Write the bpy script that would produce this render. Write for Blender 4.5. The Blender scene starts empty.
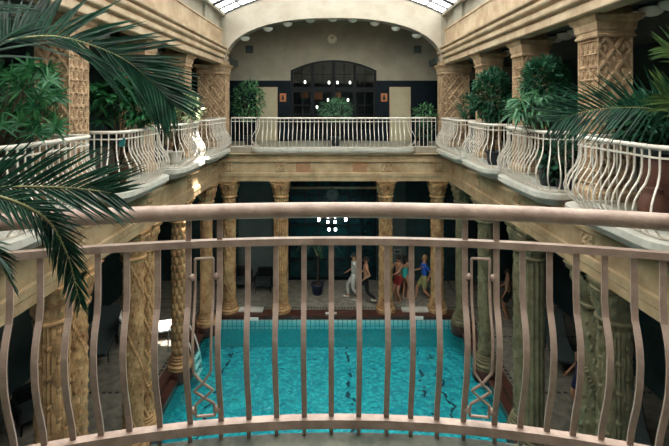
import bpy, bmesh, math, random
from mathutils import Vector, Matrix, Quaternion
SC = bpy.context.scene
C = SC.collection
PI = math.pi
R = random.Random(7)

# ------------------------------------------------------------------ camera
F = 430.0; PX = 333.5; PY = 104.0; ZE = 7.4          # focal length and eye point in the 669x446 frame
cam = bpy.data.cameras.new('camera'); co = bpy.data.objects.new('camera', cam); C.objects.link(co)
co.location = (0, 0, ZE); co.rotation_euler = (PI/2, 0, 0)
cam.sensor_fit = 'HORIZONTAL'; cam.sensor_width = 36; cam.lens = F/669*36
cam.shift_x = (334.5-PX)/669; cam.shift_y = -(223-PY)/669
cam.clip_start = 0.05
SC.camera = co
def P(px, py, d):                                    # a point of the place seen at a pixel, at depth d
    return Vector(((px-PX)*d/F, d, ZE-(py-PY)*d/F))

# ------------------------------------------------------------------ materials
def srgb(r, g, b):
    f = lambda c: (c/12.92 if c <= .04045 else ((c+.055)/1.055)**2.4)
    return (f(r/255), f(g/255), f(b/255), 1)
def mat(name, col, rough=.6, metal=0, var=0.0, scale=4, col2=None, bump=0, bscale=40, spec=.4, coords='Object'):
    m = bpy.data.materials.new(name); m.use_nodes = True
    nt = m.node_tree; b = nt.nodes['Principled BSDF']
    b.inputs['Base Color'].default_value = col
    b.inputs['Roughness'].default_value = rough; b.inputs['Metallic'].default_value = metal
    b.inputs['Specular IOR Level'].default_value = spec
    tc = nt.nodes.new('ShaderNodeTexCoord')
    if col2 is not None or var:
        n = nt.nodes.new('ShaderNodeTexNoise'); n.inputs['Scale'].default_value = scale; n.inputs['Detail'].default_value = 6
        n.inputs['Roughness'].default_value = .65
        nt.links.new(tc.outputs[coords], n.inputs['Vector'])
        rp = nt.nodes.new('ShaderNodeValToRGB')
        c2 = col2 or tuple(min(1, c*(1-var)) for c in col[:3])+(1,)
        rp.color_ramp.elements[0].position = .36; rp.color_ramp.elements[0].color = c2
        rp.color_ramp.elements[1].position = .62; rp.color_ramp.elements[1].color = col
        nt.links.new(n.outputs['Fac'], rp.inputs['Fac']); nt.links.new(rp.outputs['Color'], b.inputs['Base Color'])
    if bump:
        n2 = nt.nodes.new('ShaderNodeTexNoise'); n2.inputs['Scale'].default_value = bscale; n2.inputs['Detail'].default_value = 4
        nt.links.new(tc.outputs[coords], n2.inputs['Vector'])
        bp = nt.nodes.new('ShaderNodeBump'); bp.inputs['Strength'].default_value = bump; bp.inputs['Distance'].default_value = .02
        nt.links.new(n2.outputs['Fac'], bp.inputs['Height']); nt.links.new(bp.outputs['Normal'], b.inputs['Normal'])
    return m
M = {}
M['stone'] = mat('stone_ochre', srgb(186,148,104), .75, col2=srgb(128,92,60), scale=3, bump=.5, bscale=30)
M['stone_green'] = mat('stone_olive', srgb(122,114,86), .75, col2=srgb(86,80,58), scale=3, bump=.5, bscale=30)
M['pillar'] = mat('stone_terracotta', srgb(188,160,128), .75, col2=srgb(150,122,94), scale=5, bump=.4, bscale=40)
M['pillar_dk'] = mat('stone_tan', srgb(188,144,98), .75, col2=srgb(158,112,72), scale=5, bump=.4, bscale=40)
M['cornice'] = mat('stone_beige', srgb(190,168,140), .75, col2=srgb(160,134,106), scale=2.2, bump=.2, bscale=25)
M['beam'] = mat('stone_sand', srgb(182,158,124), .75, col2=srgb(146,120,88), scale=1.8, bump=.2, bscale=25)
M['orange_stone'] = mat('stone_orange', srgb(160,116,84), .75, var=.25, scale=3)
M['arch'] = mat('plaster_pale', srgb(184,174,160), .8, col2=srgb(170,158,142), scale=1.5, bump=.1)
M['slab'] = mat('slab_white', srgb(196,192,182), .6, col2=srgb(172,168,158), scale=3)
M['rail'] = mat('rail_white', srgb(222,214,202), .4, col2=srgb(198,188,176), scale=6)
M['near_rail'] = mat('rail_taupe', srgb(184,158,145), .34, col2=srgb(154,129,117), scale=9, bump=.12, bscale=120)
M['plaster'] = mat('plaster_grey', srgb(168,160,143), .9, col2=srgb(150,143,128), scale=1.2, bump=.15, bscale=60)
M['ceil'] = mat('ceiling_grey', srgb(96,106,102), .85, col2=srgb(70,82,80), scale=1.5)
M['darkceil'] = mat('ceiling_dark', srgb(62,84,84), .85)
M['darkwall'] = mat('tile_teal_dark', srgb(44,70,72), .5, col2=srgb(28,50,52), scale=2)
M['wallgrey'] = mat('plaster_slate', srgb(92,104,102), .8, var=.2, scale=2)
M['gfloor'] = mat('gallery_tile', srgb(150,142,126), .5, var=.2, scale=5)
M['redmarble'] = mat('red_marble', srgb(84,50,40), .3, col2=srgb(48,32,28), scale=6)
M['frame'] = mat('frame_navy', srgb(9,15,20), .5, spec=.2)
M['white'] = mat('white_enamel', srgb(232,230,222), .35)
M['lampglass'] = mat('opal_glass', srgb(228,230,220), .3)
M['clockface'] = mat('clock_face', srgb(226,220,198), .4)
M['black'] = mat('black_paint', srgb(14,16,18), .5)
M['beige_door'] = mat('beige_panel', srgb(176,166,138), .6, var=.12, scale=2)
M['terracotta'] = mat('terracotta', srgb(98,62,50), .7, var=.3, scale=5)
M['bluepot'] = mat('blue_pot', srgb(20,34,62), .3)
M['darkpot'] = mat('dark_pot', srgb(34,44,48), .5)
M['whitepot'] = mat('white_pot', srgb(200,196,186), .5)
M['teal_cloth'] = mat('teal_cloth', srgb(40,110,112), .8)
M['soil'] = mat('soil', srgb(50,38,28), .95)
M['towel'] = mat('white_towel', srgb(238,236,230), .9)
M['lounger'] = mat('lounger_dark', srgb(48,56,58), .7)
M['lounger_pad'] = mat('lounger_pad', srgb(66,76,76), .85)
M['orange'] = mat('orange_paint', srgb(184,116,76), .6, var=.25, scale=12)
M['skin'] = mat('skin', srgb(172,124,98), .55)
M['hair'] = mat('hair_dark', srgb(34,24,20), .6)
M['hair_fair'] = mat('hair_fair', srgb(150,118,78), .6)
for n_, c_ in (('cl_white', (176,176,168)), ('cl_black', (22,24,28)), ('cl_red', (130,34,30)), ('cl_blue', (36,84,176)), ('cl_teal', (44,150,140)), ('cl_khaki', (128,128,84)), ('cl_navy', (22,36,70)), ('cl_grey', (120,122,122))):
    M[n_] = mat(n_, srgb(*c_), .85)
def leafmat(name, c1, c2, rough=.48):
    m = mat(name, srgb(*c1), rough, col2=srgb(*c2), scale=7)
    b = m.node_tree.nodes['Principled BSDF']
    nt = m.node_tree
    t = nt.nodes.new('ShaderNodeBsdfTranslucent'); mx = nt.nodes.new('ShaderNodeMixShader'); mx.inputs[0].default_value = .22
    src = b.inputs['Base Color'].links[0].from_socket
    nt.links.new(src, t.inputs['Color'])
    out = [n for n in nt.nodes if n.type == 'OUTPUT_MATERIAL'][0]
    nt.links.new(b.outputs[0], mx.inputs[1]); nt.links.new(t.outputs[0], mx.inputs[2]); nt.links.new(mx.outputs[0], out.inputs['Surface'])
    return m
M['palm'] = leafmat('leaf_palm', (36,84,60), (10,42,34))
M['palm_y'] = leafmat('leaf_palm_sun', (96,118,62), (34,78,48))  # sunlit yellow put into the leaf colour
M['rhapis'] = leafmat('leaf_fan', (52,112,62), (22,70,46))
M['bush'] = leafmat('leaf_bush', (50,108,72), (18,60,46))
M['bushbroad'] = leafmat('leaf_broad', (58,130,72), (20,70,48))  # a brighter green than the plain bush leaf
M['bushpale'] = leafmat('leaf_pale', (104,150,110), (46,98,70))
M['variegated'] = leafmat('leaf_variegated', (214,222,180), (92,130,84))
M['ficus'] = leafmat('leaf_ficus', (86,136,84), (40,86,58))
M['midrib'] = mat('midrib', srgb(150,150,104), .5)
M['stem'] = mat('stem_brown', srgb(74,62,44), .8)

def glassmat(name, tint, alpha):                     # a clear pane: part transparent, part mirror by angle
    m = bpy.data.materials.new(name); m.use_nodes = True; nt = m.node_tree; nt.nodes.clear()
    o = nt.nodes.new('ShaderNodeOutputMaterial'); mx = nt.nodes.new('ShaderNodeMixShader')
    t = nt.nodes.new('ShaderNodeBsdfTransparent'); t.inputs[0].default_value = tint
    g = nt.nodes.new('ShaderNodeBsdfGlossy'); g.inputs['Roughness'].default_value = .03; g.inputs[0].default_value = (.9,.95,.95,1)
    f = nt.nodes.new('ShaderNodeFresnel'); f.inputs[0].default_value = alpha
    nt.links.new(f.outputs[0], mx.inputs[0]); nt.links.new(t.outputs[0], mx.inputs[1]); nt.links.new(g.outputs[0], mx.inputs[2])
    nt.links.new(mx.outputs[0], o.inputs[0]); return m
M['glass'] = glassmat('window_glass', (.75,.85,.85,1), 1.5)
M['tealglass'] = mat('curtained_glass', srgb(16,58,62), .25, col2=srgb(8,28,34), scale=3.5)

def roofglass():                                     # frosted roof pane
    m = bpy.data.materials.new('frosted_roof_glass'); m.use_nodes = True; nt = m.node_tree; nt.nodes.clear()
    o = nt.nodes.new('ShaderNodeOutputMaterial'); mx = nt.nodes.new('ShaderNodeMixShader'); mx.inputs[0].default_value = .1
    t = nt.nodes.new('ShaderNodeBsdfTranslucent'); t.inputs[0].default_value = (.55,.58,.58,1)
    d = nt.nodes.new('ShaderNodeBsdfDiffuse'); d.inputs[0].default_value = (.7,.75,.75,1)
    nt.links.new(t.outputs[0], mx.inputs[1]); nt.links.new(d.outputs[0], mx.inputs[2]); nt.links.new(mx.outputs[0], o.inputs[0])
    return m
M['roofglass'] = roofglass()

def watermat():
    m = bpy.data.materials.new('pool_water'); m.use_nodes = True; nt = m.node_tree; nt.nodes.clear()
    o = nt.nodes.new('ShaderNodeOutputMaterial'); mx = nt.nodes.new('ShaderNodeMixShader')
    t = nt.nodes.new('ShaderNodeBsdfTransparent'); t.inputs[0].default_value = (.62,.95,.97,1)
    g = nt.nodes.new('ShaderNodeBsdfGlossy'); g.inputs['Roughness'].default_value = .04
    f = nt.nodes.new('ShaderNodeFresnel'); f.inputs[0].default_value = 1.33
    tc = nt.nodes.new('ShaderNodeTexCoord')
    n = nt.nodes.new('ShaderNodeTexNoise'); n.inputs['Scale'].default_value = 7; n.inputs['Detail'].default_value = 3
    bp = nt.nodes.new('ShaderNodeBump'); bp.inputs['Strength'].default_value = .9; bp.inputs['Distance'].default_value = .12
    nt.links.new(tc.outputs['Object'], n.inputs['Vector']); nt.links.new(n.outputs['Fac'], bp.inputs['Height'])
    nt.links.new(bp.outputs['Normal'], g.inputs['Normal']); nt.links.new(bp.outputs['Normal'], f.inputs['Normal'])
    nt.links.new(f.outputs[0], mx.inputs[0]); nt.links.new(t.outputs[0], mx.inputs[1]); nt.links.new(g.outputs[0], mx.inputs[2])
    nt.links.new(mx.outputs[0], o.inputs[0]); return m
M['water'] = watermat()

def poolmat():                                       # turquoise floor, wavering dark mosaic lines, water's ripple light put into the colour
    m = bpy.data.materials.new('pool_mosaic'); m.use_nodes = True; nt = m.node_tree; b = nt.nodes['Principled BSDF']
    L = nt.links.new; N = nt.nodes.new
    tc = N('ShaderNodeTexCoord')
    n = N('ShaderNodeTexNoise'); n.inputs['Scale'].default_value = 2.2; n.inputs['Detail'].default_value = 3
    L(tc.outputs['Object'], n.inputs['Vector'])
    sub = N('ShaderNodeVectorMath'); sub.operation = 'SUBTRACT'; sub.inputs[1].default_value = (.5,.5,.5); L(n.outputs['Color'], sub.inputs[0])
    sc = N('ShaderNodeVectorMath'); sc.operation = 'SCALE'; sc.inputs['Scale'].default_value = .75; L(sub.outputs[0], sc.inputs[0])
    ad = N('ShaderNodeVectorMath'); ad.operation = 'ADD'; L(tc.outputs['Object'], ad.inputs[0]); L(sc.outputs[0], ad.inputs[1])
    def band(sock, centre, half):                    # 1 inside a line
        s = N('ShaderNodeMath'); s.operation = 'SUBTRACT'; L(sock, s.inputs[0]); s.inputs[1].default_value = centre
        a = N('ShaderNodeMath'); a.operation = 'ABSOLUTE'; L(s.outputs[0], a.inputs[0])
        c = N('ShaderNodeMath'); c.operation = 'LESS_THAN'; L(a.outputs[0], c.inputs[0]); c.inputs[1].default_value = half
        return c.outputs[0]
    sep = N('ShaderNodeSeparateXYZ'); L(ad.outputs[0], sep.inputs[0])
    lines = [band(sep.outputs['X'], v, .05) for v in (-3.5, .5, 2.75, 3.3)]
    acc = lines[0]
    for l in lines[1:]:
        mx_ = N('ShaderNodeMath'); mx_.operation = 'MAXIMUM'; L(acc, mx_.inputs[0]); L(l, mx_.inputs[1]); acc = mx_.outputs[0]
    brk = N('ShaderNodeTexNoise'); brk.inputs['Scale'].default_value = 3.0; L(tc.outputs['Object'], brk.inputs['Vector'])
    gt = N('ShaderNodeMath'); gt.operation = 'GREATER_THAN'; gt.inputs[1].default_value = .5; L(brk.outputs['Fac'], gt.inputs[0])
    mul = N('ShaderNodeMath'); mul.operation = 'MULTIPLY'; L(acc, mul.inputs[0]); L(gt.outputs[0], mul.inputs[1])
    br = N('ShaderNodeTexVoronoi'); br.inputs['Scale'].default_value = 6; L(ad.outputs[0], br.inputs['Vector'])  # lighter and darker cells imitate light rippled by the water
    rp = N('ShaderNodeValToRGB'); L(br.outputs['Distance'], rp.inputs['Fac'])
    rp.color_ramp.elements[0].color = srgb(78,204,204); rp.color_ramp.elements[0].position = .1
    rp.color_ramp.elements[1].color = srgb(28,150,162); rp.color_ramp.elements[1].position = .7
    mix = N('ShaderNodeMix'); mix.data_type = 'RGBA'; L(mul.outputs[0], mix.inputs['Factor']); L(rp.outputs['Color'], mix.inputs[6]); mix.inputs[7].default_value = srgb(8,52,66)
    L(mix.outputs[2], b.inputs['Base Color']); b.inputs['Roughness'].default_value = .6
    return m
M['poolfloor'] = poolmat()
def pooltile():
    m = bpy.data.materials.new('pool_wall_tile'); m.use_nodes = True; nt = m.node_tree; b = nt.nodes['Principled BSDF']
    tc = nt.nodes.new('ShaderNodeTexCoord'); w = nt.nodes.new('ShaderNodeTexBrick')
    mp = nt.nodes.new('ShaderNodeMapping'); mp.inputs['Rotation'].default_value = (PI/2, 0, 0)
    nt.links.new(tc.outputs['Object'], mp.inputs[0]); nt.links.new(mp.outputs[0], w.inputs['Vector'])
    w.offset = 0; w.inputs['Color1'].default_value = srgb(160,206,204); w.inputs['Color2'].default_value = srgb(140,196,198); w.inputs['Mortar'].default_value = srgb(66,146,154)
    w.inputs['Scale'].default_value = 1; w.inputs['Brick Width'].default_value = .16; w.inputs['Row Height'].default_value = .32; w.inputs['Mortar Size'].default_value = .016
    nt.links.new(w.outputs['Color'], b.inputs['Base Color']); b.inputs['Roughness'].default_value = .3
    return m
M['pooltile'] = pooltile()

def deckmat():                                       # grey stone with dark dashed mosaic borders
    m = bpy.data.materials.new('deck_mosaic'); m.use_nodes = True; nt = m.node_tree; b = nt.nodes['Principled BSDF']
    L = nt.links.new; N = nt.nodes.new
    tc = N('ShaderNodeTexCoord'); sep = N('ShaderNodeSeparateXYZ'); L(tc.outputs['Object'], sep.inputs[0])
    def op(o, a, b_=None):
        n = N('ShaderNodeMath'); n.operation = o
        for i, v in enumerate((a, b_)):
            if v is None: continue
            if isinstance(v, (int, float)): n.inputs[i].default_value = v
            else: L(v, n.inputs[i])
        return n.outputs[0]
    X, Y = sep.outputs['X'], sep.outputs['Y']
    fy = op('FRACT', op('DIVIDE', op('ADD', Y, .9), 2.65))          # a cross band in every bay
    band = op('LESS_THAN', op('ABSOLUTE', op('SUBTRACT', fy, .5)), .016)
    dash = op('GREATER_THAN', op('FRACT', op('MULTIPLY', X, 6.0)), .35)
    cross = op('MULTIPLY', op('MULTIPLY', band, dash), op('GREATER_THAN', op('ABSOLUTE', X), 4.6))
    lb = op('LESS_THAN', op('ABSOLUTE', op('SUBTRACT', op('ABSOLUTE', X), 4.78)), .04)
    ld = op('GREATER_THAN', op('FRACT', op('MULTIPLY', Y, 6.0)), .35)
    fb = op('MULTIPLY', op('LESS_THAN', op('ABSOLUTE', op('SUBTRACT', Y, 15.62)), .06), op('GREATER_THAN', op('FRACT', op('MULTIPLY', X, 9.0)), .4))
    fac = op('MAXIMUM', op('MAXIMUM', cross, op('MULTIPLY', lb, ld)), fb)
    n = N('ShaderNodeTexNoise'); n.inputs['Scale'].default_value = 5; n.inputs['Detail'].default_value = 6; L(tc.outputs['Object'], n.inputs['Vector'])
    rp = N('ShaderNodeValToRGB'); L(n.outputs['Fac'], rp.inputs['Fac'])
    rp.color_ramp.elements[0].position = .35; rp.color_ramp.elements[0].color = srgb(104,100,92)
    rp.color_ramp.elements[1].position = .65; rp.color_ramp.elements[1].color = srgb(142,134,120)
    mix = N('ShaderNodeMix'); mix.data_type = 'RGBA'; L(fac, mix.inputs['Factor']); L(rp.outputs['Color'], mix.inputs[6]); mix.inputs[7].default_value = srgb(34,32,32)
    L(mix.outputs[2], b.inputs['Base Color']); b.inputs['Roughness'].default_value = .45
    return m
M['deck'] = deckmat()

# ------------------------------------------------------------------ helpers
def obj(name, bm, m=None, parent=None, smooth=False, loc=None):
    me = bpy.data.meshes.new(name)
    bmesh.ops.recalc_face_normals(bm, faces=bm.faces)
    bm.to_mesh(me); bm.free()
    if smooth:
        for p in me.polygons: p.use_smooth = True
    o = bpy.data.objects.new(name, me); C.objects.link(o)
    if m is not None:
        for x in (m if isinstance(m, list) else [m]): me.materials.append(x)
    if parent is not None: o.parent = parent
    if loc is not None: o.location = loc
    return o
def rawobj(name, bm, m, parent=None, smooth=False):  # keeps the face winding (leaves)
    me = bpy.data.meshes.new(name); bm.to_mesh(me); bm.free()
    if smooth:
        for p in me.polygons: p.use_smooth = True
    o = bpy.data.objects.new(name, me); C.objects.link(o); me.materials.append(m)
    if parent is not None: o.parent = parent
    return o
def link(name, me, parent=None, loc=(0,0,0), rz=0):
    o = bpy.data.objects.new(name, me); C.objects.link(o); o.location = loc; o.rotation_euler = (0,0,rz)
    if parent is not None: o.parent = parent
    return o
def tag(o, label, cat, group=None):
    o['label'] = label; o['category'] = cat; o['kind'] = 'thing'
    if group: o['group'] = group
    return o
def thing(name, label, cat, loc=(0,0,0), rz=0, group=None):
    o = bpy.data.objects.new(name, None); C.objects.link(o); o.location = loc; o.rotation_euler = (0,0,rz); o.empty_display_size = .1
    return tag(o, label, cat, group)
def struct(name, bm, m, parent=None, smooth=False):
    o = obj(name, bm, m, parent, smooth)
    if parent is None: o['kind'] = 'structure'
    return o
def dup(root, loc, rz=None, label=None, group=None):
    r = root.copy(); C.objects.link(r); r.location = loc
    if rz is not None: r.rotation_euler = (0,0,rz)
    if label: r['label'] = label
    if group: r['group'] = group
    for ch in list(root.children):
        c = ch.copy(); C.objects.link(c); c.parent = r
        for g in list(ch.children):
            d = g.copy(); C.objects.link(d); d.parent = c
    return r
def box(bm, x0, x1, y0, y1, z0, z1):
    v = [bm.verts.new((x,y,z)) for z in (z0,z1) for y in (y0,y1) for x in (x0,x1)]
    for f in ((0,1,3,2),(4,6,7,5),(0,4,5,1),(2,3,7,6),(0,2,6,4),(1,5,7,3)): bm.faces.new([v[i] for i in f])
def boxbm(*a):
    bm = bmesh.new(); box(bm, *a); return bm
def prism(bm, poly, z0, z1):                         # plan polygon raised from z0 to z1
    a = [bm.verts.new((x,y,z0)) for x,y in poly]; b = [bm.verts.new((x,y,z1)) for x,y in poly]
    n = len(poly)
    bm.faces.new(a[::-1]); bm.faces.new(b)
    for i in range(n): bm.faces.new((a[i], a[(i+1)%n], b[(i+1)%n], b[i]))
def extrude_profile(bm, prof, p0, p1, xdir):         # profile points (offset along xdir, z) swept from p0 to p1 (plan)
    rows = []
    for p in (p0, p1):
        rows.append([bm.verts.new((p[0]+xdir[0]*u, p[1]+xdir[1]*u, z)) for u, z in prof])
    n = len(prof)
    for i in range(n): bm.faces.new((rows[0][i], rows[0][(i+1)%n], rows[1][(i+1)%n], rows[1][i]))
    bm.faces.new(rows[0]); bm.faces.new(rows[1][::-1])
def tube(bm, pts, r, n=8, cap=True, r2=None, up=None, flat=None):   # tube along points; flat=(half width across, half thickness) gives a bar
    pts = [Vector(p) for p in pts]; rings = []
    prev = None
    for i, p in enumerate(pts):
        t = (pts[min(i+1, len(pts)-1)] - pts[max(i-1, 0)]).normalized()
        if up is not None: u = Vector(up)
        elif prev is None: u = Vector((0,0,1)) if abs(t.z) < .9 else Vector((1,0,0))
        else: u = prev
        s = t.cross(u).normalized(); u = s.cross(t).normalized(); prev = u
        rr = r if r2 is None else r + (r2-r)*i/(len(pts)-1)
        if flat:
            ring = [p + s*a*flat[0] + u*b*flat[1] for a, b in ((-1,-1),(1,-1),(1,1),(-1,1))]
        else:
            ring = [p + s*math.cos(2*PI*k/n)*rr + u*math.sin(2*PI*k/n)*rr for k in range(n)]
        rings.append([bm.verts.new(q) for q in ring])
    m = len(rings[0])
    for a, b in zip(rings, rings[1:]):
        for k in range(m): bm.faces.new((a[k], a[(k+1)%m], b[(k+1)%m], b[k]))
    if cap: bm.faces.new(rings[0][::-1]); bm.faces.new(rings[-1])
def lathe(bm, prof, n=24, c=(0,0), relief=None, cap=True):
    rings = []
    for r, z in prof:
        ring = []
        for k in range(n):
            a = 2*PI*k/n; rr = r + (relief(k/n, z) if relief else 0)
            ring.append(bm.verts.new((c[0]+rr*math.cos(a), c[1]+rr*math.sin(a), z)))
        rings.append(ring)
    for a, b in zip(rings, rings[1:]):
        for k in range(n): bm.faces.new((a[k], a[(k+1)%n], b[(k+1)%n], b[k]))
    if cap:
        bm.faces.new(rings[0][::-1]); bm.faces.new(rings[-1])
def ball(bm, c, r, u=10, v=6, sx=1, sy=1, sz=1):
    mx = Matrix.Translation(c) @ Matrix.Diagonal((sx*r, sy*r, sz*r, 1))
    bmesh.ops.create_uvsphere(bm, u_segments=u, v_segments=v, radius=1, matrix=mx)
def stack(bm, w, d, levels, c=(0,0)):                # square mouldings: (z, outset)
    prev = None
    for z, e in levels:
        ring = [bm.verts.new((c[0]+sx*(w/2+e), c[1]+sy*(d/2+e), z)) for sx, sy in ((-1,-1),(1,-1),(1,1),(-1,1))]
        if prev:
            for k in range(4): bm.faces.new((prev[k], prev[(k+1)%4], ring[(k+1)%4], ring[k]))
        else: bm.faces.new(ring[::-1])
        prev = ring
    bm.faces.new(prev)
def grid_quad(bm, x0, x1, y0, y1, z):
    v = [bm.verts.new(p) for p in ((x0,y0,z),(x1,y0,z),(x1,y1,z),(x0,y1,z))]; bm.faces.new(v)

# ------------------------------------------------------------------ levels
ZG = 5.85        # gallery floor
ZB = 4.70        # underside of the lower beam
ZC = 8.82        # underside of the upper cornice
PW = .555        # pillar width
PX0 = 4.18       # pillar face towards the hall
PD = [6.8, 9.5, 12.1]
NEAR_Y = -0.5    # where the hall's roof begins
FAR_Y = 15.4
ZW = -.2         # water

# ------------------------------------------------------------------ floor and pool
bm = bmesh.new()
EX = 4.46
for s in (-1, 1):
    box(bm, *sorted((s*EX, s*9.0)), 2.0, 18.2, -.3, 0)
box(bm, -EX, EX, 15.12, 18.2, -.3, 0)
box(bm, -EX, EX, 0.0, 4.0, -.3, 0)
struct('floor', bm, M['deck'])
bm = bmesh.new(); grid_quad(bm, -EX, EX, 4.0, 15.12, -1.15)
struct('floor_pool', bm, M['poolfloor'])
bm = bmesh.new()
for s in (-1, 1): box(bm, *sorted((s*EX, s*(EX+.1))), 4.0, 15.12, -1.6, -.5)
box(bm, -EX-.1, EX+.1, 15.12, 15.22, -1.6, -.5); box(bm, -EX-.1, EX+.1, 3.9, 4.0, -1.6, -.5)
struct('wall_pool', bm, mat('pool_deep_tile', srgb(62,188,192), .3, var=.2, scale=8))
bm = bmesh.new()
for s in (-1, 1): box(bm, *sorted((s*(EX-.01), s*(EX+.1))), 4.0, 15.12, -.5, -.3)
box(bm, -EX, EX, 14.94, 15.1, -.42, -.1)
struct('wall_pool_band', bm, M['pooltile'])
bm = bmesh.new()                                     # red marble rim with a step down to the water
for s in (-1, 1):
    box(bm, *sorted((s*(EX-.02), s*(EX+.22))), 4.0, 15.1, -.32, .03)
    box(bm, *sorted((s*(EX-.22), s*(EX-.02))), 4.0, 14.9, -.34, -.14)
box(bm, -EX, EX, 14.93, 15.42, -.09, .03)
struct('trim_1', bm, M['redmarble'])
bm = bmesh.new()
nx, ny = 60, 80
gv = [[bm.verts.new((-EX+.0+2*EX*i/nx, 4.0+11.1*j/ny, ZW + .012*math.sin(i*.9+j*.45)*math.cos(j*.8-i*.3))) for i in range(nx+1)] for j in range(ny+1)]
for j in range(ny):
    for i in range(nx): bm.faces.new((gv[j][i], gv[j][i+1], gv[j+1][i+1], gv[j+1][i]))
w = rawobj('pool_water', bm, M['water'], smooth=True); w['kind'] = 'structure'

# ------------------------------------------------------------------ outer walls, ceilings and gallery floors
XO = 8.2
for s, nm in ((-1, 'left'), (1, 'right')):
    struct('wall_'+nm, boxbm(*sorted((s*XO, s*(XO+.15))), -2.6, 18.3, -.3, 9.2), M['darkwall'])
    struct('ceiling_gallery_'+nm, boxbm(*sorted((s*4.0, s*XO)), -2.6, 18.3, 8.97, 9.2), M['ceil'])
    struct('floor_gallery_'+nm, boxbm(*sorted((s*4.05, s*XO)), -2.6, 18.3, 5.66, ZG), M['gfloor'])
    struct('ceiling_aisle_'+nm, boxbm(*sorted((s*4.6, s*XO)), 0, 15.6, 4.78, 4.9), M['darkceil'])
struct('floor_gallery_far', boxbm(-4.05, 4.05, 15.2, 18.3, 5.66, ZG), M['gfloor'])
struct('ceiling_aisle_far', boxbm(-XO, XO, 15.6, 18.2, 4.78, 4.9), M['darkceil'])
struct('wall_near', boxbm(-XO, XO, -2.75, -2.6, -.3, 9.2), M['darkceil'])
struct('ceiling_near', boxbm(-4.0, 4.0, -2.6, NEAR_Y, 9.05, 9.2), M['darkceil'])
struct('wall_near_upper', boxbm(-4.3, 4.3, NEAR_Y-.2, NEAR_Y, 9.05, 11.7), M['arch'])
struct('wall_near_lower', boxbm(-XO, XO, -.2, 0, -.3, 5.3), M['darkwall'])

# ------------------------------------------------------------------ near balcony (the camera stands on it)
AR = 4.84; AC = Vector((.02, 2.03-AR))               # plan arc of the near balustrade
def arc(th, r=AR): return Vector((AC.x + r*math.sin(th), AC.y + r*math.cos(th)))
TH = .66
poly = [tuple(arc(-TH+2*TH*i/40, AR+.05)) for i in range(41)] + [(4.05, .9), (4.05, -2.6), (-4.05, -2.6), (-4.05, .9)]
bm = bmesh.new(); prism(bm, poly, 5.55, 5.812)
struct('floor_near_balcony', bm, mat('balcony_stone', srgb(122,122,110), .7, col2=srgb(84,88,80), scale=9))

nb = thing('balustrade', 'taupe painted metal balustrade curving across the near balcony edge', 'balustrade', (0,0,0))
ZT = 6.9
bm = bmesh.new(); tube(bm, [(*arc(-TH+2*TH*i/60), ZT) for i in range(61)], .0365, 16); obj('top_rail', bm, M['near_rail'], nb, True)
bm = bmesh.new(); tube(bm, [(*arc(-TH+2*TH*i/60), 6.755) for i in range(61)], .02, up=(0,0,1), flat=(.017,.0155)); obj('middle_rail', bm, M['near_rail'], nb)
bm = bmesh.new(); tube(bm, [(*arc(-TH+2*TH*i/60, AR+.04), 5.873) for i in range(61)], .02, up=(0,0,1), flat=(.022,.021)); obj('bottom_rail', bm, M['near_rail'], nb)
def theta_of(px):                                    # the angle at which the arc is seen at that column
    lo, hi = -TH, TH
    for _ in range(50):
        th = (lo+hi)/2; p = arc(th)
        if PX + F*p.x/p.y < px: lo = th
        else: hi = th
    return lo
def offs(z):                                         # belly of the near bars, towards the balcony
    pts = [(6.75,0),(6.53,0),(6.47,.012),(6.42,.04),(6.37,.058),(6.31,.066),(6.22,.058),(6.12,.032),(6.03,-.004),(5.96,-.03),(5.88,-.05)]
    if z >= 6.53: return 0
    for (a, u), (b, v) in zip(pts, pts[1:]):
        if b <= z <= a: return u+(v-u)*(a-z)/(a-b)
    return -.05
def barmesh(name, ztop, hw=.0125, ht=.006):
    zs = [ztop, 6.7, 6.6] + [6.56-.03*i for i in range(23)] + [5.88]
    bm = bmesh.new(); tube(bm, [(0, -offs(z), z) for z in zs], 0, up=(0,1,0), flat=(hw, ht))
    box(bm, -.009, .009, .034, .046, 5.75, 5.88)   # the foot below the bottom rail
    bmesh.ops.recalc_face_normals(bm, faces=bm.faces)
    me = bpy.data.meshes.new(name); bm.to_mesh(me); bm.free(); me.materials.append(M['near_rail']); return me
short, tall = barmesh('baluster', 6.755), barmesh('baluster', 6.88)
bars = [theta_of(x) for x in (10,40.4,69.6,98,127,157.8,188.5,219.8,248,276,304,331.3,359,387,411.5,438,465,496.4,522.7,549.5,576,604.6,634,663)]
st = .0276
for k in range(1, 12):
    if bars[0]-st > -TH: bars.insert(0, bars[0]-st)
    if bars[-1]+st < TH: bars.append(bars[-1]+st)
tl = [theta_of(x) for x in (188.5, 219.8, 465, 496.4)]
for th in bars:
    me = tall if min(abs(th-t) for t in tl) < .002 else short
    p = arc(th); link('baluster', me, nb, (p.x, p.y, 0), -th)
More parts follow.
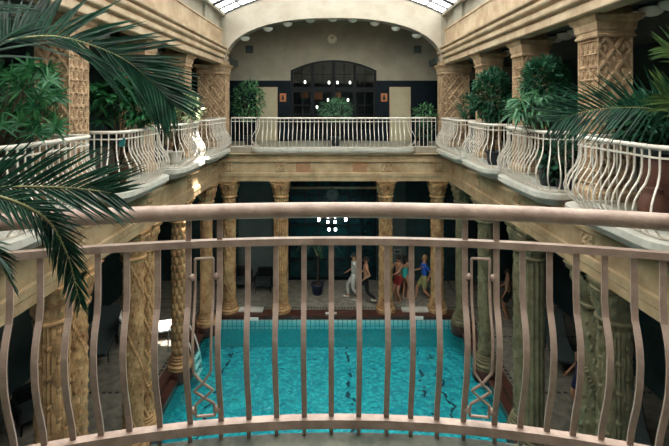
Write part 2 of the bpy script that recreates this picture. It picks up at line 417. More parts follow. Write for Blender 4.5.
def nearpanel(t0, t1):                               # a bent strip crossing over itself twice, pinned to the bars by balls
    c = (t0+t1)/2; h = (t1-t0)/2
    def q(f, z): th = c+f*h; p = arc(th, AR-offs(z)); return (p.x, p.y, z)
    A = [(-.58,6.685),(-.58,6.5),(-.58,6.4),(-.58,6.3),(-.55,6.19),(0,6.13),(.6,6.085),(0,6.04),(-.6,6.0),(-.62,5.93),(.62,5.93)]
    B = [(-.58,6.685),(.58,6.685),(.58,6.5),(.58,6.4),(.58,6.3),(.55,6.19),(0,6.13),(-.6,6.085),(0,6.04),(.6,6.0),(.62,5.93)]
    bm = bmesh.new()
    for seq in (A, B):
        for (f0,z0),(f1,z1) in zip(seq, seq[1:]):
            n = max(1, int(abs(z1-z0)/.04))
            pts = [q(f0+(f1-f0)*i/n, z0+(z1-z0)*i/n) for i in range(n+1)]
            tube(bm, pts, .0062, 6)
    o = obj('ornament_panel', bm, M['near_rail'], nb)
    for f in (-.79, .79):
        for z in (6.6, 5.965):
            bm = bmesh.new(); p = q(f, z); ball(bm, p, .0165, 12, 8); obj('knob', bm, M['near_rail'], o, True)
nearpanel(tl[0], tl[1]); nearpanel(tl[2], tl[3])

# ------------------------------------------------------------------ gallery balustrades
def bayprof(z):                                      # outward belly of the gallery bars, z above the floor
    pts = [(1.05,0),(.78,0),(.7,.012),(.6,.05),(.5,.12),(.4,.175),(.3,.2),(.2,.185),(.12,.13),(.06,.05),(0,0)]
    for (a,u),(b,v) in zip(pts, pts[1:]):
        if b <= z <= a: return u+(v-u)*(a-z)/(a-b)
    return 0
bm = bmesh.new()
tube(bm, [(0, bayprof(z), z) for z in [1.0,.9,.78,.74,.7,.65,.6,.55,.5,.45,.4,.35,.3,.25,.2,.16,.12,.09,.06,.03,0.0]], 0, up=(0,1,0), flat=(.0095,.008))
bmesh.ops.recalc_face_normals(bm, faces=bm.faces)
GB = bpy.data.meshes.new('baluster'); bm.to_mesh(GB); bm.free(); GB.materials.append(M['rail'])
bm = bmesh.new(); tube(bm, [(0,0,1.0),(0,0,.5),(0,0,0)], 0, up=(0,1,0), flat=(.0095,.008))
bmesh.ops.recalc_face_normals(bm, faces=bm.faces)
SB = bpy.data.meshes.new('baluster'); bm.to_mesh(SB); bm.free(); SB.materials.append(M['rail'])
def resample(path, step):
    L = [0]
    for a, b in zip(path, path[1:]): L.append(L[-1]+(Vector(b)-Vector(a)).length)
    n = max(2, round(L[-1]/step)); out = []
    for i in range(n+1):
        s = min(L[-1]*i/n, L[-1]-1e-6)
        for k in range(len(path)-1):
            if L[k] <= s < L[k+1]:
                a, b = Vector(path[k]), Vector(path[k+1]); t = (b-a).normalized()
                out.append((a+t*(s-L[k]), t)); break
    return out
def rail_bay(path, side, label, step=.125, straight=False, group='white gallery balustrades', pairs=()):
    # side: +1 if the outward side lies to the right of the path's direction
    o = thing('balustrade', label, 'balustrade', (0,0,0), 0, group)
    z0 = ZG
    bm = bmesh.new(); tube(bm, [(x,y,z0+1.05) for x,y in path], .031, 10); obj('top_rail', bm, M['rail'], o, True)
    bm = bmesh.new(); tube(bm, [(x,y,z0+.93) for x,y in path], 0, up=(0,0,1), flat=(.013,.011)); obj('middle_rail', bm, M['rail'], o)
    bm = bmesh.new(); tube(bm, [(x,y,z0+.03) for x,y in path], 0, up=(0,0,1), flat=(.016,.014)); obj('bottom_rail', bm, M['rail'], o)
    for p, t in resample(path, step):
        n = Vector((t.y, -t.x))*side
        link('baluster', SB if straight or (abs(p.x) > 4.0 and abs(n.x) < .5) else GB, o, (p.x, p.y, z0+.02), math.atan2(n.y, n.x)-PI/2)
    return o
def baypath(s, d0, d1, xf=3.70, xr=4.42, r=.28):
    pts = [(xr, d0)]
    for i in range(9): a = i/8*PI/2; pts.append((xf+r-r*math.sin(a), d0+r-r*math.cos(a)))
    for i in range(9): a = i/8*PI/2; pts.append((xf+r-r*math.cos(a), d1-r+r*math.sin(a)))
    pts.append((xr, d1))
    return [(s*x, y) for x, y in pts]
def offsetpoly(s, d0, d1, e, xr=4.2, r=.3): return baypath(s, d0-e, d1+e, 3.70-e, xr, r+e*.5)
BAYS = [(4.75,6.7),(7.5,9.4),(10.2,12.0),(12.8,14.95)]
BL = {-1: ['white balustrade of the left balcony nearest the camera, partly behind palm leaves',
           'white balustrade bowing out beneath the broad-leaved bush, beside the first left pillar',
           'sunlit white balustrade below the variegated plant on the left gallery',
           'white balustrade of the left gallery at the far corner pillar'],
      1: ['white balustrade of the right balcony nearest the camera, with brown jar behind',
          'white balustrade below the arching pale-leaved bush on the right gallery',
          'white balustrade below the round ivy-like bush, third balcony on the right',
          'white balustrade of the right gallery at the far corner pillar']}
tn = 2
for s in (-1, 1):
    for k, (d0, d1) in enumerate(BAYS):
        rail_bay(baypath(s, d0, d1), -s if s > 0 else 1, BL[s][k])
        bm = bmesh.new(); prism(bm, offsetpoly(s, d0, d1, .16), ZG-.09, ZG+.004)
        prism(bm, offsetpoly(s, d0, d1, .10), ZG-.15, ZG-.09); prism(bm, offsetpoly(s, d0, d1, .03), ZG-.22, ZG-.15)
        struct('trim_%d' % tn, bm, M['slab']); tn += 1
# far gallery: a bowed middle bay between two straight lengths
def farpath(e=0):
    h = 2.72+e; y0 = 15.38; y1 = 15.08-e; r = .24
    pts = [(-h, y0)]
    for i in range(9): a = i/8*PI/2; pts.append((-h+r-r*math.cos(a), y1+r-r*math.sin(a)))
    for i in range(9): a = i/8*PI/2; pts.append((h-r+r*math.sin(a), y1+r-r*math.cos(a)))
    pts.append((h, y0)); return pts
rail_bay(farpath(), 1, 'white balustrade bowing forward in the middle of the far gallery', .15)
rail_bay([(-3.66,15.38),(-2.78,15.38)], 1, 'straight white balustrade before the potted tree on the far gallery', .15, True)
rail_bay([(2.78,15.38),(3.66,15.38)], 1, 'straight white balustrade before the low green plant on the far gallery', .15, True)
bm = bmesh.new(); prism(bm, farpath(.14), ZG-.1, ZG+.004); prism(bm, farpath(.08), ZG-.17, ZG-.1)
struct('trim_%d' % tn, bm, M['slab']); tn += 1

# ------------------------------------------------------------------ lower beams
LOWP = [(.62,4.70),(.0,4.70),(.0,4.84),(-.02,4.86),(-.02,4.98),(.03,5.0),(.03,5.36),(-.03,5.38),(-.03,5.44),(.02,5.45),(.02,5.58),(-.08,5.62),(-.12,5.66),(.62,5.66)]
def rosette(parent, c, w, h, nrm, m):                # carved square block with a flower
    n = 14; bm = bmesh.new(); N = Vector(nrm); T = Vector((0,0,1)).cross(N).normalized()
    g = []
    for j in range(n+1):
        row = []
        for i in range(n+1):
            u, v = i/n*2-1, j/n*2-1
            r_ = math.hypot(u, v); a = math.atan2(v, u)
            hgt = .035 if max(abs(u),abs(v)) < .97 else 0
            if hgt and r_ < .9: hgt += .05*(.5+.5*math.cos(8*a))*math.sin(PI*min(1, r_/.9)) - .03
            row.append(bm.verts.new(Vector(c)+T*u*w/2+Vector((0,0,1))*v*h/2+N*hgt))
        g.append(row)
    for j in range(n):
        for i in range(n): bm.faces.new((g[j][i], g[j][i+1], g[j+1][i+1], g[j+1][i]))
    o = rawobj('rosette', bm, m, parent); return o
def panel(parent, c, w, h, nrm, m):
    bm = bmesh.new(); N = Vector(nrm); T = Vector((0,0,1)).cross(N).normalized(); c = Vector(c)
    for e, f in (((0,.012)),):
        a = [c+T*sx*w/2+Vector((0,0,sz*h/2))+N*e for sx,sz in ((-1,-1),(1,-1),(1,1),(-1,1))]; b = [p+N*f for p in a]
        va = [bm.verts.new(p) for p in a]; vb = [bm.verts.new(p) for p in b]
        bm.faces.new(vb)
        for k in range(4): bm.faces.new((va[k], va[(k+1)%4], vb[(k+1)%4], vb[k]))
    return rawobj('orange_panel', bm, m, parent)
for s, nm in ((-1,'left'),(1,'right')):
    bm = bmesh.new(); extrude_profile(bm, LOWP, (s*4.03, 0.0), (s*4.03, 15.6), (s, 0))
    t = struct('trim_%d' % tn, bm, M['beam']); tn += 1
    for d in (6.85, 9.5, 12.1, 14.5):
        rosette(t, (s*4.06, d, 5.18), .34, .34, (-s,0,0), M['beam'])
bm = bmesh.new(); extrude_profile(bm, LOWP, (-4.1, 15.05), (4.1, 15.05), (0, 1))
t = struct('trim_%d' % tn, bm, M['beam']); tn += 1
for x in (-3.72, -1.86, 1.86, 3.72): rosette(t, (x, 15.08, 5.18), .34, .32, (0,-1,0), M['beam'])
for x in (-1.06, .92): panel(t, (x, 15.08, 5.18), .5, .32, (0,-1,0), M['orange_stone'])

# ------------------------------------------------------------------ upper cornices, frieze, clerestory
UPP = [(.9,8.98),(.26,8.98),(.26,8.82),(.0,8.82),(-.02,8.84),(-.02,8.97),(.03,8.985),(.03,9.01),(-.07,9.035),(-.085,9.06),(-.085,9.14),(-.03,9.155),(-.03,9.18),(-.12,9.22),(-.14,9.25),(-.14,9.31),(-.08,9.325),(-.08,9.345),(-.17,9.375),(-.18,9.40),(-.18,9.44),(.04,9.48),(.03,10.02),(.0,10.03),(.0,10.08),(.9,10.08)]
for s in (-1, 1):
    bm = bmesh.new(); extrude_profile(bm, UPP, (s*3.96, NEAR_Y-.2), (s*3.96, FAR_Y+.5), (s, 0))
    struct('trim_%d' % tn, bm, M['cornice']); tn += 1
    bm = bmesh.new(); box(bm, *sorted((s*4.08, s*4.35)), NEAR_Y-.2, FAR_Y+.2, 10.08, 10.7)
    box(bm, *sorted((s*3.9, s*4.35)), NEAR_Y-.2, FAR_Y+.2, 10.56, 10.72)
    box(bm, *sorted((s*3.86, s*4.4)), FAR_Y+.02, FAR_Y+.15, 8.9, 10.72)
    for d in (3.0, 5.6, 8.2, 10.8, 13.4): box(bm, *sorted((s*3.99, s*4.1)), d, d+.9, 10.08, 10.66)
    struct('wall_clerestory_'+('left' if s < 0 else 'right'), bm, M['plaster'])

# ------------------------------------------------------------------ glass roof (shallow barrel) with an unseen opening placed for the sunbeam
RR = 8.75; ZS = 10.62; XS = 3.98
zc = ZS - math.sqrt(RR*RR-XS*XS)
def roofz(x): return zc + math.sqrt(RR*RR-x*x)
NXR, yv0, yv1 = 12, NEAR_Y-.1, FAR_Y+.02
NYR = 22
frame = bmesh.new(); panes = bmesh.new()
SUN_GAP = [(3,14),(3,15),(4,14),(4,15)]  # panes left out, beyond the view, so a sunbeam lands on the left gallery
xs = [-XS+2*XS*i/NXR for i in range(NXR+1)]; ys = [yv0+(yv1-yv0)*j/NYR for j in range(NYR+1)]
for x in xs: tube(frame, [(x, yv0, roofz(x)), (x, yv1, roofz(x))], 0, up=(0,0,1), flat=(.018,.03))
for j, y in enumerate(ys): tube(frame, [(x, y, roofz(x)) for x in xs], 0, up=(0,0,1), flat=(.018,.03) if j % 4 else (.03,.06))
for i in range(NXR):                                 # thin glazing bars within each pane
    for k in (1, 2):
        x = xs[i]+(xs[i+1]-xs[i])*k/3
        tube(frame, [(x, yv0, roofz(x)), (x, yv1, roofz(x))], 0, up=(0,0,1), flat=(.013,.02))
    for j in range(NYR):
        if (i, j) in SUN_GAP: continue
        v = [panes.verts.new((x, y, roofz(x)+.012)) for x, y in ((xs[i],ys[j]),(xs[i+1],ys[j]),(xs[i+1],ys[j+1]),(xs[i],ys[j+1]))]
        panes.faces.new(v)
rf = struct('window_roof', frame, M['frame'])
obj('pane', panes, M['roofglass'], rf)

# ------------------------------------------------------------------ far arch and end wall
def intrados(a, hw=3.9, rise=1.66, z0=ZC, n=2.35):   # a from 0 to pi
    c, s_ = math.cos(a), math.sin(a)
    return (-hw*math.copysign(abs(c)**(2/n), c), z0+rise*abs(s_)**(2/n))
K = 48
bm = bmesh.new()
ins = [intrados(PI*i/K) for i in range(K+1)]
mid = [(x*1.0, max(z, ZC)+.0) for x, z in ins]
def strip(bm, A, B, ya, yb):
    va = [bm.verts.new((x, ya, z)) for x, z in A]; vb = [bm.verts.new((x, yb, z)) for x, z in B]
    for i in range(len(A)-1): bm.faces.new((va[i], va[i+1], vb[i+1], vb[i]))
band = [(x*1.03 if abs(x) < 3.79 else math.copysign(3.92, x), z+.34*(1-abs(x/3.9)**3)+.02) for x, z in ins]
outer = [(x, max(roofz(max(-XS, min(XS, x)))+.03, z)) for x, z in band]
outer[0] = (-3.98, ZC); outer[-1] = (3.98, ZC)
strip(bm, ins, band, FAR_Y-.02, FAR_Y-.02); strip(bm, band, band, FAR_Y-.02, FAR_Y+.03); strip(bm, band, outer, FAR_Y+.03, FAR_Y+.03)
strip(bm, ins, ins, FAR_Y-.02, FAR_Y+.16)
strip(bm, ins, outer, FAR_Y+.16, FAR_Y+.16)
struct('trim_%d' % tn, bm, M['arch'], smooth=False); tn += 1
WY = 18.0
bm = bmesh.new()                                     # barrel ceiling behind the arch
cb = [intrados(PI*i/K, 3.99, 1.72, 8.84) for i in range(K+1)]
cb2 = [intrados(PI*i/K, 5.4, 2.1, 8.84) for i in range(K+1)]
sb_ = bmesh.new(); strip(sb_, cb, cb, FAR_Y+.16, FAR_Y+.8); struct('trim_%d' % tn, sb_, M['plaster']); tn += 1
strip(bm, cb, cb2, FAR_Y+.8, FAR_Y+.8); strip(bm, cb2, cb2, FAR_Y+.8, WY+.1)
strip(bm, cb, [(x*1.02, z+.12) for x, z in cb], FAR_Y+.16, FAR_Y+.16)
struct('ceiling_far', bm, M['ceil'])
# end wall with arched opening
HWW = 1.80; ZSP = 8.8; ZAP = 9.24
def win_top(x):                                      # segmental head
    sag = ZAP-ZSP; Rw = (HWW*HWW+sag*sag)/(2*sag); return ZAP-Rw+math.sqrt(Rw*Rw-x*x)
bm = bmesh.new(); nseg = 24
box(bm, -XO, -HWW, WY, WY+.25, 8.38, 11.2); box(bm, HWW, XO, WY, WY+.25, 8.38, 11.2)
for i in range(nseg):
    xa, xb = -HWW+2*HWW*i/nseg, -HWW+2*HWW*(i+1)/nseg
    v = [bm.verts.new(p) for p in ((xa,WY,win_top(xa)),(xb,WY,win_top(xb)),(xb,WY,11.2),(xa,WY,11.2),(xa,WY+.25,win_top(xa)),(xb,WY+.25,win_top(xb)),(xb,WY+.25,11.2),(xa,WY+.25,11.2))]
    for f in ((0,1,2,3),(7,6,5,4),(0,4,5,1)): bm.faces.new([v[k] for k in f])
struct('wall_far', bm, M['plaster'])
bm = bmesh.new(); box(bm, -XO, -HWW, WY-.02, WY+.25, ZG, 8.38); box(bm, HWW, XO, WY-.02, WY+.25, ZG, 8.38)
struct('wall_far_wainscot', bm, mat('tile_navy', srgb(8,24,34), .5, col2=srgb(5,15,22), scale=3, spec=.15))
# arched window
bm = bmesh.new()
for x in (-1.76, -.88, 0, .88, 1.76):
    w_ = .075; zt = win_top(max(-1.75, min(1.75, x)))
    box(bm, x-w_, x+w_, WY+.02, WY+.14, ZG, zt)
for x in (-1.32, -.44, .44, 1.32): box(bm, x-.022, x+.022, WY+.05, WY+.11, ZG, win_top(x))
for z, h in ((8.0,.11),(8.63,.02),(7.35,.03),(6.9,.02),(6.1,.2)): box(bm, -HWW, HWW, WY+.04, WY+.12, z-h, z+h)
tube(bm, [(x, WY+.07, win_top(x)-.04) for x in [-HWW+2*HWW*i/24 for i in range(25)]], 0, up=(0,1,0), flat=(.05,.06))
w1 = struct('window_1', bm, M['frame'])
bm = bmesh.new()
prev = None
for i in range(25):
    x = -HWW+2*HWW*i/24; a, b = bm.verts.new((x, WY+.08, ZG)), bm.verts.new((x, WY+.08, win_top(x)))
    if prev: bm.faces.new((prev[0], a, b, prev[1]))
    prev = (a, b)
obj('pane', bm, M['glass'], w1)
# room behind the window
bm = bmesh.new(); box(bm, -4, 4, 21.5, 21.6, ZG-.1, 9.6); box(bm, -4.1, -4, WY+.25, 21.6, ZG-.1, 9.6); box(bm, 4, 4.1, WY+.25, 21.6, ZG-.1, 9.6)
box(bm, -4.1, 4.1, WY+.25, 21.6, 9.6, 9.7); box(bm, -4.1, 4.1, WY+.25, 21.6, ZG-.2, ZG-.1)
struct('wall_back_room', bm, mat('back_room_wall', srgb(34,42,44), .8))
for (x, z, w_, h_), lb in zip([(-1.45,7.86,.42,.34),(-.78,7.84,.46,.42),(.18,7.86,.4,.3)],
        ['orange panel behind the arched window, above the leftmost door', 'largest orange panel glimpsed behind the arched window', 'small orange panel behind the arched window, beside the middle mullion']):
    tag(obj('wall_hanging', boxbm(x-w_/2, x+w_/2, 21.45, 21.5, z-h_/2, z+h_/2), M['orange']), lb, 'wall hanging', 'orange panels behind the window')
def emis(name, col, st):
    m = bpy.data.materials.new(name); m.use_nodes = True; b = m.node_tree.nodes['Principled BSDF']
    b.inputs['Base Color'].default_value = col; b.inputs['Emission Color'].default_value = col; b.inputs['Emission Strength'].default_value = st; return m
M['bulb'] = emis('lit_bulb', (1,.93,.8,1), 5)
M['bulb_white'] = emis('lit_white', (.95,1,.97,1), 7)
for i, (px, py) in enumerate([(329,82.5),(337.5,82.5),(305,82),(350,82.5),(328,100),(348,100),(317,107)]):
    p = P(px, py, 20.6); bm = bmesh.new(); lathe(bm, [(.01,p.z+.07),(.04,p.z+.05),(.04,p.z-.05),(.02,p.z-.07)], 10, (p.x, p.y))
    t = thing('pendant_lamp', ['lit lamp behind the arched window just beside the middle mullion, on its left', 'lit lamp behind the arched window just beside the middle mullion, on its right', 'lit lamp in the upper left light of the arched window', 'lit lamp in the upper right light of the arched window','lit lamp low behind the window, left of middle mullion','lit lamp low behind the window, right of middle mullion','lowest lit lamp behind the arched window'][i], 'lamp', (0,0,0), 0, 'lamps behind the window')
    obj('shade', bm, M['bulb'], t, True)
    bm = bmesh.new(); tube(bm, [(p.x,p.y,p.z+.13),(p.x,p.y,9.6)], .006, 6); obj('cord', bm, M['black'], t)
# beige doors, square signs, vents, clock
for s, lb in ((-1,'beige panelled door in the navy wall behind the potted tree'),(1,'beige panelled door in the navy wall, right of the arched window')):
    o = obj('door_%d' % (1 if s < 0 else 2), boxbm(s*2.78-.4, s*2.78+.4, WY-.08, WY-.02, ZG, 8.06), M['beige_door']); o['kind'] = 'structure'
    obj('door_frame', boxbm(s*2.78-.44, s*2.78+.44, WY-.06, WY-.02, ZG, 8.11), M['cornice'], o)
    c = P(PX+s*50.6, 97.5, WY-.05)
    t = thing('wall_sign', 'square orange sign with a dark figure, %s of the arched window' % ('left' if s < 0 else 'right'), 'sign', c, 0, 'orange wall signs')
    obj('plate', boxbm(-.13,.13,-.015,.03,-.17,.17), M['orange'], t)
    bm = bmesh.new(); ball(bm, (0,-.02,.06), .04, 8, 6, sy=.3); box(bm, -.05,.05,-.025,-.012,-.1,.02); obj('pictogram', bm, M['black'], t)
    c = P(PX+s*84, 49.5, WY)
    t = thing('air_vent', 'small square grey air vent high on the %s of the end wall' % ('left' if s < 0 else 'right'), 'vent', c, 0, 'wall vents')
    obj('vent_frame', boxbm(-.16,.16,-.03,.0,-.16,.16), M['ceil'], t)
    bm = bmesh.new()
    for k in range(5): box(bm, -.13,.13,-.045,-.03,-.12+.055*k,-.1+.055*k)
    obj('louvre', bm, M['darkceil'], t)
def clock(c, r, label, fm, rm):
    t = thing('wall_clock', label, 'clock', c)
    bm = bmesh.new(); bmesh.ops.create_cone(bm, cap_ends=True, segments=32, radius1=r*.9, radius2=r*.9, depth=.05, matrix=Matrix.Rotation(PI/2,4,'X')); obj('clock_face', bm, fm, t)
    bm = bmesh.new(); tube(bm, [(r*.95*math.cos(2*PI*i/32), -.02, r*.95*math.sin(2*PI*i/32)) for i in range(33)], r*.1, 8, False); obj('rim', bm, rm, t, True)
    for ang, ln, w_ in ((2.2, .5, .07), (1.0, .75, .05)):
        bm = bmesh.new(); tube(bm, [(0,-.03,0),(r*ln*math.cos(ang),-.03,r*ln*math.sin(ang))], r*w_, 6); obj('hand', bm, M['black'], t)
    bm = bmesh.new()
    for k in range(12): a = PI*k/6; tube(bm, [(r*.68*math.cos(a),-.028,r*.68*math.sin(a)),(r*.82*math.cos(a),-.028,r*.82*math.sin(a))], r*.04, 5)
    obj('hour_mark', bm, M['black'], t)
clock(P(332.2, 39, WY-.03), .235, 'round pale clock high on the end wall above the arched window', M['clockface'], M['plaster'])

# ------------------------------------------------------------------ upper pillars
def pilfront(u, v):                                  # diamond lattice with a flower in each diamond
    Pz = .36; a = (u*2+v/Pz) % 1; b = (u*2-v/Pz) % 1
    ra = min(a, 1-a); rb = min(b, 1-b); d = min(ra, rb)
    h = .05 if d < .1 else 0
    if d >= .13:
        fu, fv = (a-.5), (b-.5); r_ = math.hypot(fu, fv)
        h = max(0, .05*math.cos(r_*5.2)) * (.55+.45*math.cos(8*math.atan2(fv, fu)))
    return h
def pilside(u, v):                                   # rows of zigzag between beaded lines
    Hh = .21; q = (v % Hh)/Hh; x = u*4
    z = abs((x % 1)-.5)*2
    h = 0
    if q < .17: h = .034+.016*math.sin(u*2*PI*8)
    else:
        e = abs((q-.1)/.9 - z)
        if e < .16: h = .034
        elif (q-.1)/.9 < z: h = .0
        if math.hypot((x % 1)-.5, (q-.62)*1.2) < .0: h = .018
    return h
def pillar_shaft(W, D, z0, z1, nf=1):
    bm = bmesh.new(); nz = 170
    for face in range(4):
        wv = W if face % 2 == 0 else D; nu = int(44*wv/.555)
        fn = pilfront if face % 2 == 0 else pilside
        g = []
        for j in range(nz+1):
            z = z0+(z1-z0)*j/nz; row = []
            for i in range(nu+1):
                u = i/nu; e = min(i, nu-i) <= 1
                h = 0.045 if e else fn(u*(wv/.555 if nf > 1 and face % 2 == 0 else 1), z)
                if i in (0, nu): h = .045
                x = -wv/2+wv*u; y = -(D if face % 2 == 0 else W)/2 - h + .045
                p = (x, y, z)
                p = {0:(x,y),1:(-y,x),2:(-x,-y),3:(y,-x)}[face]
                row.append(bm.verts.new((p[0], p[1], z)))
            g.append(row)
        for j in range(nz):
            for i in range(nu): bm.faces.new((g[j][i], g[j][i+1], g[j+1][i+1], g[j+1][i]))
    bmesh.ops.remove_doubles(bm, verts=bm.verts, dist=.0005)
    return bm
CAPL = [(8.46,.005),(8.47,.03),(8.50,.035),(8.52,.015),(8.56,.015),(8.58,.035),(8.70,.05),(8.74,.09),(8.765,.10),(8.79,.12),(8.82,.12),(8.821,.0),(8.962,.0)]
BASL = [(ZG,.05),(ZG+.14,.05),(ZG+.17,.02),(ZG+.2,.01)]
PL = {-1: ['carved ochre square pillar behind the big palm frond, nearest on the left gallery',
           'carved square pillar behind the broad-leaved bush, second on the left gallery',
           'carved square pillar behind the variegated plant on the left gallery'],
      1: ['large carved square pillar behind the palm frond, nearest on the right gallery',
          'carved square pillar between the two leafy bushes of the right gallery',
          'carved square pillar beside the ivy-like bush, third on the right gallery']}
proto = None
for s in (1, -1):
    for k, d in enumerate(PD):
        loc = (s*(PX0+PW/2), d+PW/2, 0)
        if proto is None:
            proto = thing('carved_pillar', PL[s][k], 'pillar', loc, 0, 'carved gallery pillars')
            obj('shaft', pillar_shaft(PW, PW, ZG+.19, 8.47), M['pillar'], proto)
            bm = bmesh.new(); stack(bm, PW, PW, CAPL); obj('capital', bm, M['pillar'], proto)
            bm = bmesh.new(); stack(bm, PW, PW, BASL); obj('base', bm, M['pillar'], proto)
        else: dup(proto, loc, None, PL[s][k])
for s in (1, -1):
    t = thing('carved_pillar', 'wide carved corner pillar under the %s end of the far arch' % ('right' if s > 0 else 'left'), 'pillar', (s*4.36, 15.36+.3, 0), 0, 'carved gallery pillars')
    obj('shaft', pillar_shaft(1.0, .6, ZG+.19, 8.47, 2), M['pillar'], t)
    bm = bmesh.new(); stack(bm, 1.0, .6, CAPL); obj('capital', bm, M['pillar'], t)
    bm = bmesh.new(); stack(bm, 1.0, .6, BASL); obj('base', bm, M['pillar'], t)

# ------------------------------------------------------------------ lower columns
def rl_leaf(u, v):                                   # staggered pointed leaves with a rib, a boss where they meet
    n, H = 5, .44; h = 0
    for k in (0, 1):
        vv = v + .5*H*k; a = ((u*n+.5*k) % 1)-.5; b = (vv % H)/H
        w_ = .42*math.sin(PI*b)**.8
        if abs(a) < w_:
            q = 1-(abs(a)/w_)**2
            h = max(h, .05*q*math.sin(PI*b)**.5 - (.03 if .06 < abs(a) < .13 else 0))
        r_ = math.hypot(a*.62, (min(b, 1-b))*H/.46)
        if r_ < .1: h = max(h, .048*math.sqrt(1-(r_/.1)**2))
    return h
def rl_spiral(u, v):
    t = (u*2 + v*.62) % 1
    h = .026 if t < .07 else 0
    if t >= .12: h = .026*max(0, math.sin(2*PI*(u*9+v*1.3)))*max(0, math.sin(2*PI*(v*4.2-u*5))) + .006
    return h
def rl_scale(u, v):
    n, H = 9, .21; r_ = int(v//H); a = ((u*n+.5*(r_ % 2)) % 1)-.5; b = (v % H)/H
    h = max(0, 1-(a/.42)**2-((b-.45)/.5)**2)
    return .042*h**.6-.006
def rl_lattice(u, v):
    a = (u*5+v*1.5) % 1; b = (u*5-v*1.5) % 1
    d = min(a, 1-a, b, 1-b)
    h = .032 if d < .1 else 0
    if d > .2: h = .045*max(0, math.cos(2.4*math.hypot(a-.5, b-.5)*2))
    return h
ZCAP = ZB-.62                                        # where the capital begins
def shaftbm(fn, r, c=(0,0), z0=.38, z1=ZCAP):
    bm = bmesh.new(); nz = int((z1-z0)/.026)
    lathe(bm, [(r, z0+(z1-z0)*i/nz) for i in range(nz+1)], 54, c, fn); return bm
def capbm(r, c=(0,0)):
    bm = bmesh.new(); z = ZCAP
    def rel(u, v):
        q = (v-(z+.1))/.4
        if q < 0 or q > 1: return 0
        return .035*abs(math.sin(4*PI*u))*math.sin(PI*q)+.035*max(0, math.sin(16*PI*u))*math.sin(2*PI*q)**2
    lathe(bm, [(r+.005,z),(r+.035,z+.02),(r+.035,z+.05),(r+.005,z+.07),(r+.005,z+.09)] + [(r+.005+.1*(i/10)**1.6, z+.1+.4*i/10) for i in range(11)] + [(r+.06, z+.51)], 48, c, rel)
    stack(bm, 2*r+.1, 2*r+.1, [(z+.5,.0),(z+.53,.02),(z+.57,.02),(z+.59,.05),(z+.62,.05)], c)
    return bm
def basebm(r, c=(0,0)):
    bm = bmesh.new(); b = .03
    prof = [(r+.10,b),(r+.10,b+.05)]
    for z_, h_, e in ((b+.05,.09,.10),(b+.16,.07,.06),(b+.245,.055,.035)):
        for i in range(7): a = PI*i/6; prof.append((r+e-.045+.045*math.sin(a)+.0, z_+h_*(1-math.cos(a))/2))
    prof += [(r+.01, b+.31), (r+.005, .39)]
    lathe(bm, prof, 40, c); return bm
def plinthbm(r, cs, z0=-.3):
    bm = bmesh.new()
    if len(cs) == 1: lathe(bm, [(r,z0),(r,-.02),(r-.02,.03)], 32, cs[0])
    else:
        (x, y0), (_, y1) = cs; pl = []
        for i in range(17): a = PI+PI*i/16; pl.append((x+r*math.cos(a), y0+r*math.sin(a)))
        for i in range(17): a = PI*i/16; pl.append((x+r*math.cos(a), y1+r*math.sin(a)))
        prism(bm, pl, z0, .03)
    return bm
def column(loc, cs, fns, m, label, r=.235, cat='column'):
    t = thing('stone_column', label, cat, (loc[0], loc[1], 0), 0, 'carved columns around the pool')
    for c, fn in zip(cs, fns):
        obj('shaft', shaftbm(fn, r-.036, c), m, t); obj('capital', capbm(r, c), m, t); obj('base', basebm(r, c), m, t, True)
    obj('plinth', plinthbm(r+.13, cs), M['redmarble'], t)
    return t
CX = 4.31
pr = [(0,0),(0,.52)]
column((-CX,6.6), pr, (rl_leaf, rl_spiral), M['stone'], 'double column with big leaf carving, nearest on the left below the palm')
column((-CX,9.25), pr, (rl_spiral, rl_lattice), M['stone'], 'double carved column on the left, second from the camera')
column((-4.33,12.1), pr[:1], (rl_scale,), M['stone'], 'single column with droplet carving beside the pool ladder')
column((-4.27,14.45), pr[:1], (lambda u, v: .004*math.sin(40*u+9*v),), M['stone'], 'plain orange-tan column at the far left corner of the pool')
column((CX,6.6), pr, (rl_leaf, rl_spiral), M['stone_green'], 'double olive-toned column, nearest on the right')
column((CX,9.25), pr, (lambda u, v: .014*math.cos(2*PI*12*u), rl_spiral), M['stone_green'], 'double column with fluted front shaft, second on the right')
column((4.28,12.1), pr[:1], (rl_spiral,), M['stone_green'], 'single carved column on the right, standing third from the camera')
column((4.32,14.5), pr[:1], (lambda u, v: .004*math.sin(40*u+9*v),), M['stone_green'], 'plain column at the far right corner of the pool')
fl = ['far column with spiral carving near the left corner of the pool', 'far column left of the dark glazed doorway', 'far column right of the dark glazed doorway', 'far column near the right corner of the pool']
for (x, fn, m), lb in zip([(-3.72,rl_spiral,M['stone']),(-1.88,rl_leaf,M['stone']),(1.86,rl_lattice,M['stone']),(3.7,rl_spiral,M['stone'])], fl):
    column((x,15.36), pr[:1], (fn,), m, lb, .25)

